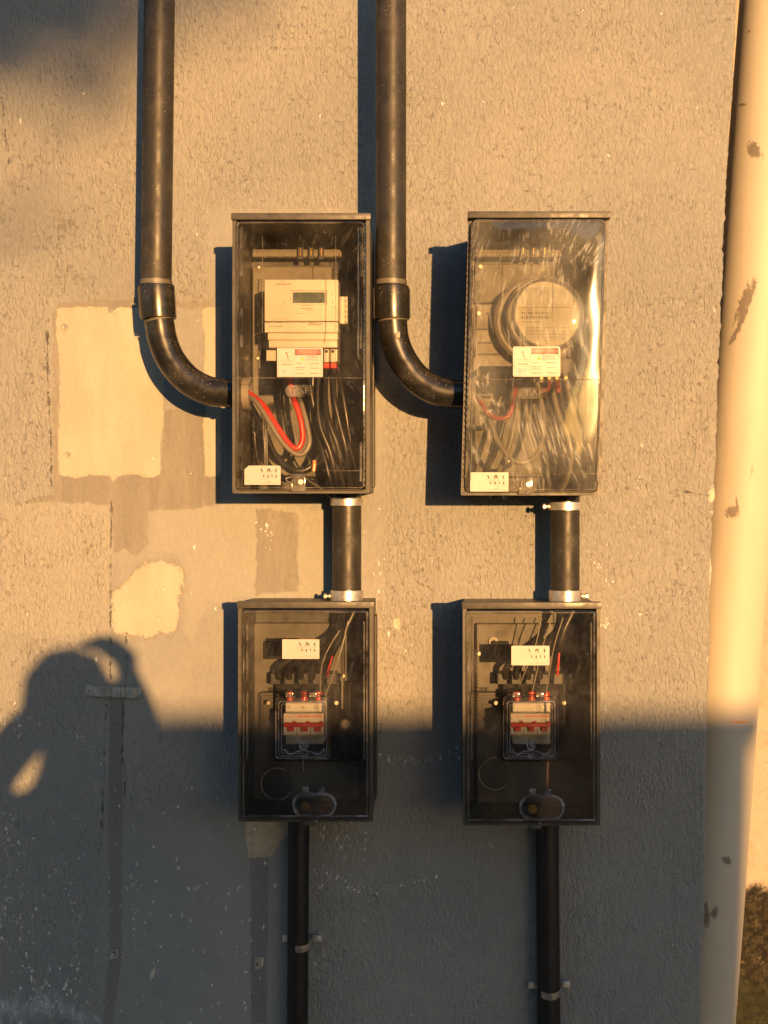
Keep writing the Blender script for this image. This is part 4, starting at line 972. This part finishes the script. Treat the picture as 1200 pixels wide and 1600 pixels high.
def low_pipe(x0, y0, x1, y1, r, label, clamp, clabel):
    d = .030
    bm = NB(); a, b = P(x0, y0, d), P(x1, y1, d); tube(bm, [a+(b-a)*k/10 for k in range(11)], r, 32)
    o = obj('lower_pipe', bm, M['low_pvc'], None, 60, loc=P((x0+x1)/2, (y0+y1)/2, d)); tag(o, label, 'conduit', 'black lower pipes')
    cx_, cy_, tilt = clamp; c = P(cx_, cy_, d)
    cl_ = thing('pipe_clamp', c, clabel, 'clamp', 'steel clamps on the lower pipes')
    wd = .0065
    # half-round strap over the pipe with two flat ears against the wall
    pts = [(-r-.013, -.012), (-r-.0015, -.012)]+[(math.cos(a_)*(r+.0018), -math.sin(a_)*(r+.0018)*1.0) for a_ in [math.pi-math.pi*k/16 for k in range(17)]]+[(r+.0015, -.012), (r+.013, -.012)]
    bm = NB(); rows = []
    for k, (u, v) in enumerate(pts):
        yy = c.y+(v if 1 < k < len(pts)-2 else .012)
        zo = -abs(u)*0+(.006 if (k <= 1 or k >= len(pts)-2) else .006-.010*max(0, math.sin(math.pi*(k-2)/16)))
        zo += u*tilt
        rows.append([bm.verts.new((c.x+u, yy, c.z+zo-wd)), bm.verts.new((c.x+u, yy, c.z+zo+wd))])
    for p_, q_ in zip(rows, rows[1:]): bm.faces.new((p_[0], q_[0], q_[1], p_[1]))
    bmesh.ops.solidify(bm, geom=bm.faces[:], thickness=.0018)
    for s_ in (-1, 1): box(bm, c.x+s_*(r+.0005), c.x+s_*(r+.0175), c.y+.0095, c.y+.0115, c.z+.006-wd+s_*r*tilt, c.z+.006+wd+s_*r*tilt, .0006)
    obj('strap', bm, M['zinc'], cl_, 30)
    for s_ in (-1, 1):
        bm = NB(); cc_ = Vector((c.x+s_*(r+.0085), c.y+.011, c.z+.006+s_*r*tilt)); cyl(bm, cc_, (0, -1, 0), .0062, .004, 18, bev=.0015); box(bm, cc_.x-.004, cc_.x+.004, cc_.y-.0045, cc_.y-.0038, cc_.z-.0005, cc_.z+.0005)
        obj('clamp_screw', bm, M['steel'], cl_, 30)
low_pipe(467, 1280, 464, 1680, .0205, 'black pipe under the lower left box, held by the higher clamp', (471, 1474, 0.0), 'steel clamp on the pipe below the lower left box')
low_pipe(855, 1285, 858, 1690, .0225, 'black pipe under the lower right box, held by the lower clamp', (859, 1547, 0.03), 'steel clamp on the pipe below the lower right box')

# ================================================================== small things on the wall
st = thing('strap_bracket', P(178, 1081, 0), 'old painted steel strap bracket screwed flat across the patched strip', 'bracket')
bm = NB()
prof = [(134,.0035),(146,.0035),(148,.006),(150,.0065),(164,.007),(166,.004),(172,.003),(176,.003),(178,.008),(190,.008),(192,.004),(197,.003),(199,.007),(212,.007),(215,.003),(222,.003)]
rows = []
for k, (px, dd) in enumerate(prof):
    dd = dd*1.6-.002
    yo = (px-178)*.05
    t_, b_ = P(px, 1072+yo, 0), P(px, 1088+yo, 0)
    rows.append([bm.verts.new((t_.x, -dd-.002, t_.z)), bm.verts.new((b_.x, -dd-.002, b_.z)), bm.verts.new((b_.x, -dd, b_.z)), bm.verts.new((t_.x, -dd, t_.z))])
for p_, q_ in zip(rows, rows[1:]):
    for m_ in range(4): bm.faces.new((p_[m_], q_[m_], q_[(m_+1) % 4], p_[(m_+1) % 4]))
bm.faces.new(rows[0]); bm.faces.new(rows[-1][::-1])
obj('strap', bm, M['painted_metal'], st, 25)
bm = NB(); cyl(bm, P(139, 1079, .0058), (0, -1, 0), .0016, .0008, 10); obj('hole', bm, M['dark'], st, 0)
bm = NB(); cyl(bm, P(220, 1087, .0051), (0, -1, 0), .0016, .0008, 10); obj('hole', bm, M['dark'], st, 0)
for (px, py, l) in ((101, 511, 'screw in the top left corner of the cream patch'), (105, 711, 'screw in the bottom left corner of the cream patch'), (242, 714, 'screw in the bottom right corner of the cream patch')):
    s_ = thing('screw', P(px, py, 0), l, 'screw', 'screws in the cream patch')
    bm = NB(); cyl(bm, P(px, py, -.001), (0, -1, 0), .0052, .0030, 18, r2=.004); h_ = obj('head', bm, M['steel'], s_, 30)
    bm = NB(); c = P(px, py, .0021); box(bm, c.x-.003, c.x+.003, c.y, c.y+.0004, c.z-.0006, c.z+.0006); box(bm, c.x-.0006, c.x+.0006, c.y-.0001, c.y+.0003, c.z-.003, c.z+.003); obj('cross_slot', bm, M['dark'], h_, 0)
    bm = NB(); ringy(bm, P(px, py, -.001), (0, -1, 0), .0078, .0055, .0018, 18); obj('washer', bm, M['painted_metal'], s_, 30)
bk = thing('anchor_plate', P(178, 1490, 0), 'small square painted anchor plate low on the patched strip', 'plate')
bm = NB(); rframe(bm, prect(172, 184, 1484, 1497, .004), .0030, .002, -.002, .004, 3); obj('plate', bm, M['painted_metal'], bk, 30)
bm = NB(); cyl(bm, P(178, 1490.5, -.002), (0, -1, 0), .0028, .004, 14); obj('bolt', bm, M['steel'], bk, 30)
an = thing('wall_anchor', P(402, 1507, 0), 'pale torn wall plug with a dark hole, left of the lower left pipe', 'wall plug')
bm = NB(); plate(bm, prect(397.5, 408, 1495, 1515, .002), .004, -.002, .002, 5); obj('plug_body', bm, M['pale_board'], an, 30)
bm = NB(); cyl(bm, P(402, 1507, .002), (0, -1, 0), .0024, .0006, 14); obj('hole', bm, M['dark'], an, 30)

# ================================================================== the photographer, standing just behind the lens (only the shadow is in view)
skin = simple('skin', (.32, .18, .12, 1), .55, var=.06); hair = simple('dark_hair', (.02, .015, .012, 1), .6, var=.3); cloth = simple('dark_shirt', (.05, .06, .09, 1), .9, var=.15); trou = simple('dark_trousers', (.03, .03, .035, 1), .9, var=.2)
def SP(px, py, d): return shadow_at(px, py, d)
head = SP(108, 1108, 2.86)
G0 = -1.56
hx, hy, hz = head
sh_z = hz-.185
J = {}
def j(n, p, r): J[n] = (Vector(p), r)
j('pelvis', (hx, hy-.02, G0+.90), (.15, .11)); j('waist', (hx, hy-.02, G0+1.05), (.135, .10)); j('chest', (hx, hy-.02, sh_z-.10), (.155, .11)); j('neckb', (hx, hy-.01, sh_z+.02), (.065, .06)); j('neck', (hx, hy, sh_z+.10), (.052, .052))
j('head0', (hx, hy+.01, hz-.06), (.070, .080)); j('head1', (hx, hy, hz+.02), (.078, .092)); j('head2', (hx, hy-.005, hz+.075), (.06, .07))
handL = SP(80, 1100, 2.60); handR = SP(206, 1056, 2.55)
elbL = SP(-14, 1208, 2.72); elbR = SP(258, 1250, 2.70)
shL = Vector((hx-.165, hy-.02, sh_z-.02)); shR = Vector((hx+.165, hy-.02, sh_z-.02))
j('shL', shL, (.055, .055)); j('elL', elbL, (.052, .052)); j('wrL', elbL.lerp(handL, .75), (.048, .048)); j('haL', handL, (.036, .026))
j('shR', shR, (.055, .055)); j('elR', elbR, (.042, .042)); j('wrR', elbR.lerp(handR, .85), (.027, .027)); j('haR', handR, (.026, .020))
for s_, n in ((-1, 'L'), (1, 'R')):
    j('hip'+n, (hx+s_*.09, hy-.02, G0+.84), (.085, .09)); j('kn'+n, (hx+s_*.11, hy, G0+.48), (.058, .062)); j('an'+n, (hx+s_*.12, hy-.02, G0+.09), (.040, .045)); j('to'+n, (hx+s_*.13, hy+.15, G0+.035), (.042, .030))
E = [('pelvis','waist'),('waist','chest'),('chest','neckb'),('neckb','neck'),('neck','head0'),('head0','head1'),('head1','head2')]
for n in 'LR': E += [('chest','sh'+n),('sh'+n,'el'+n),('el'+n,'wr'+n),('wr'+n,'ha'+n),('pelvis','hip'+n),('hip'+n,'kn'+n),('kn'+n,'an'+n),('an'+n,'to'+n)]
def fingers(n, h_, sgn):
    base = h_
    for k in range(5):
        ang = (k-2)*.20
        if k == 0:
            p1 = base+Vector((sgn*.030, .012, -.012)); p2 = p1+Vector((sgn*.016, .016, .014)); p3 = p2+Vector((sgn*.006, .014, .018))
        else:
            p1 = base+Vector((sgn*.010, .020, .030-.019*(k-1))); p2 = p1+Vector((sgn*.022, .020-.002*k, .006)); p3 = p2+Vector((sgn*.020, -.002*k, -.004))
        for q, p_, r_ in (('a', p1, .0095), ('b', p2, .0085), ('c', p3, .0075)): j('f%s%d%s' % (n, k, q), p_, (r_, r_))
        E.extend([('ha'+n, 'f%s%da' % (n, k)), ('f%s%da' % (n, k), 'f%s%db' % (n, k)), ('f%s%db' % (n, k), 'f%s%dc' % (n, k))])
fingers('L', handL, 1)
# the right hand arches over the top of the phone, its shadow a ring above the head
for f_ in range(4):
    prev = 'haR'
    for q, ((a_, b_), r_) in zip('abc', (((197-2*f_, 1024+2*f_), .0100), ((172-3*f_, 1004+2*f_), .0090), ((142-5*f_+3, 998+2*f_), .0078))):
        j('fR%d%s' % (f_, q), SP(a_, b_, 2.52-.0*f_)+Vector((0, .018*(f_-1.5)*-1, 0)), (r_, r_)); E.append((prev, 'fR%d%s' % (f_, q))); prev = 'fR%d%s' % (f_, q)
prev = 'haR'
for q, (a_, b_) in zip('abc', ((190, 1066), (176, 1070), (163, 1071))):
    j('tR'+q, SP(a_, b_, 2.55), (.0105, .0105)); E.append((prev, 'tR'+q)); prev = 'tR'+q
names = list(J); me = bpy.data.meshes.new('person'); me.from_pydata([J[n][0]-Vector((hx, hy, G0)) for n in names], [(names.index(a), names.index(b)) for a, b in E], [])
po = link(bpy.data.objects.new('person', me)); po.location = (hx, hy, G0); ORG[po.name] = Vector((hx, hy, G0))
md = po.modifiers.new('skin', 'SKIN'); sv = me.skin_vertices[0].data
for i, n in enumerate(names): sv[i].radius = J[n][1]; sv[i].use_root = (n == 'pelvis')
po.modifiers.new('sub', 'SUBSURF').levels = 2; po.modifiers['sub'].render_levels = 2
me.materials.append(skin)
bpy.context.view_layer.update()
me2 = bpy.data.meshes.new_from_object(po.evaluated_get(bpy.context.evaluated_depsgraph_get())); po.modifiers.clear(); po.data = me2
bm = NB(); bm.from_mesh(me2)
# nose, brow and jaw pulled from the head surface towards the wall
for v in bm.verts:
    w_ = v.co+Vector((hx, hy, G0))-Vector((hx, hy, hz))
    if abs(w_.z) < .12 and w_.y > .03:
        v.co.y += .020*math.exp(-((w_.x/.014)**2+((w_.z+.012)/.022)**2))-.006*math.exp(-(((abs(w_.x)-.032)/.014)**2+((w_.z-.018)/.012)**2))+.008*math.exp(-((w_.x/.03)**2+((w_.z+.075)/.02)**2))
bm.to_mesh(me2); bm.free(); me2.shade_smooth()
me2.materials.clear(); me2.materials.append(skin); me2.materials.append(cloth); me2.materials.append(trou)
for f in me2.polygons:
    c = f.center+Vector((hx, hy, G0))
    arm = min((c-handL).length, (c-handR).length)
    f.material_index = 0 if (c.z > sh_z+.035 or arm < .17) and not (c.z < sh_z-.2 and abs(c.x-hx) < .1) else (2 if c.z < G0+.93 else 1)
tag(po, 'person in a dark shirt holding up a phone, standing behind the camera', 'person')
bm = NB(); bmesh.ops.create_icosphere(bm, subdivisions=4, radius=1)
for v in list(bm.verts):
    n_ = 1+.06*mnoise.noise(v.co*3)
    v.co = Vector((v.co.x*.083*n_, v.co.y*.104*n_-.012, v.co.z*.095*n_+.026))
kill = [v for v in bm.verts if v.co.y > .045 and v.co.z < .065 or v.co.z < -.06]
bmesh.ops.delete(bm, geom=kill, context='VERTS')
bmesh.ops.translate(bm, verts=bm.verts, vec=(hx, hy, hz)); bmesh.ops.solidify(bm, geom=bm.faces[:], thickness=.006)
obj('hair', bm, hair, po, 60)
for s_ in (-1, 1):
    bm = NB(); bmesh.ops.create_icosphere(bm, subdivisions=2, radius=1)
    for v in bm.verts: v.co = Vector((hx+s_*.078+v.co.x*.008, hy+v.co.y*.018, hz-.012+v.co.z*.030))
    obj('ear', bm, skin, po, 60)
    bm = NB(); bmesh.ops.create_icosphere(bm, subdivisions=2, radius=.011)
    bmesh.ops.translate(bm, verts=bm.verts, vec=(hx+s_*.031, hy+.078, hz+.014)); obj('eye', bm, M['paper'], po, 60)
pc = SP(180, 1126, 2.52)
ph = thing('phone', pc, 'black phone held up in both hands behind the camera', 'phone')
bm = NB(); box(bm, pc.x-.036, pc.x+.036, pc.y-.004, pc.y+.004, pc.z-.070, pc.z+.070, .003, 2); obj('case', bm, M['dark'], ph, 30)
bm = NB(); box(bm, pc.x-.032, pc.x+.032, pc.y-.0052, pc.y-.0042, pc.z-.066, pc.z+.066); obj('screen', bm, M['lcd'], ph, 0)
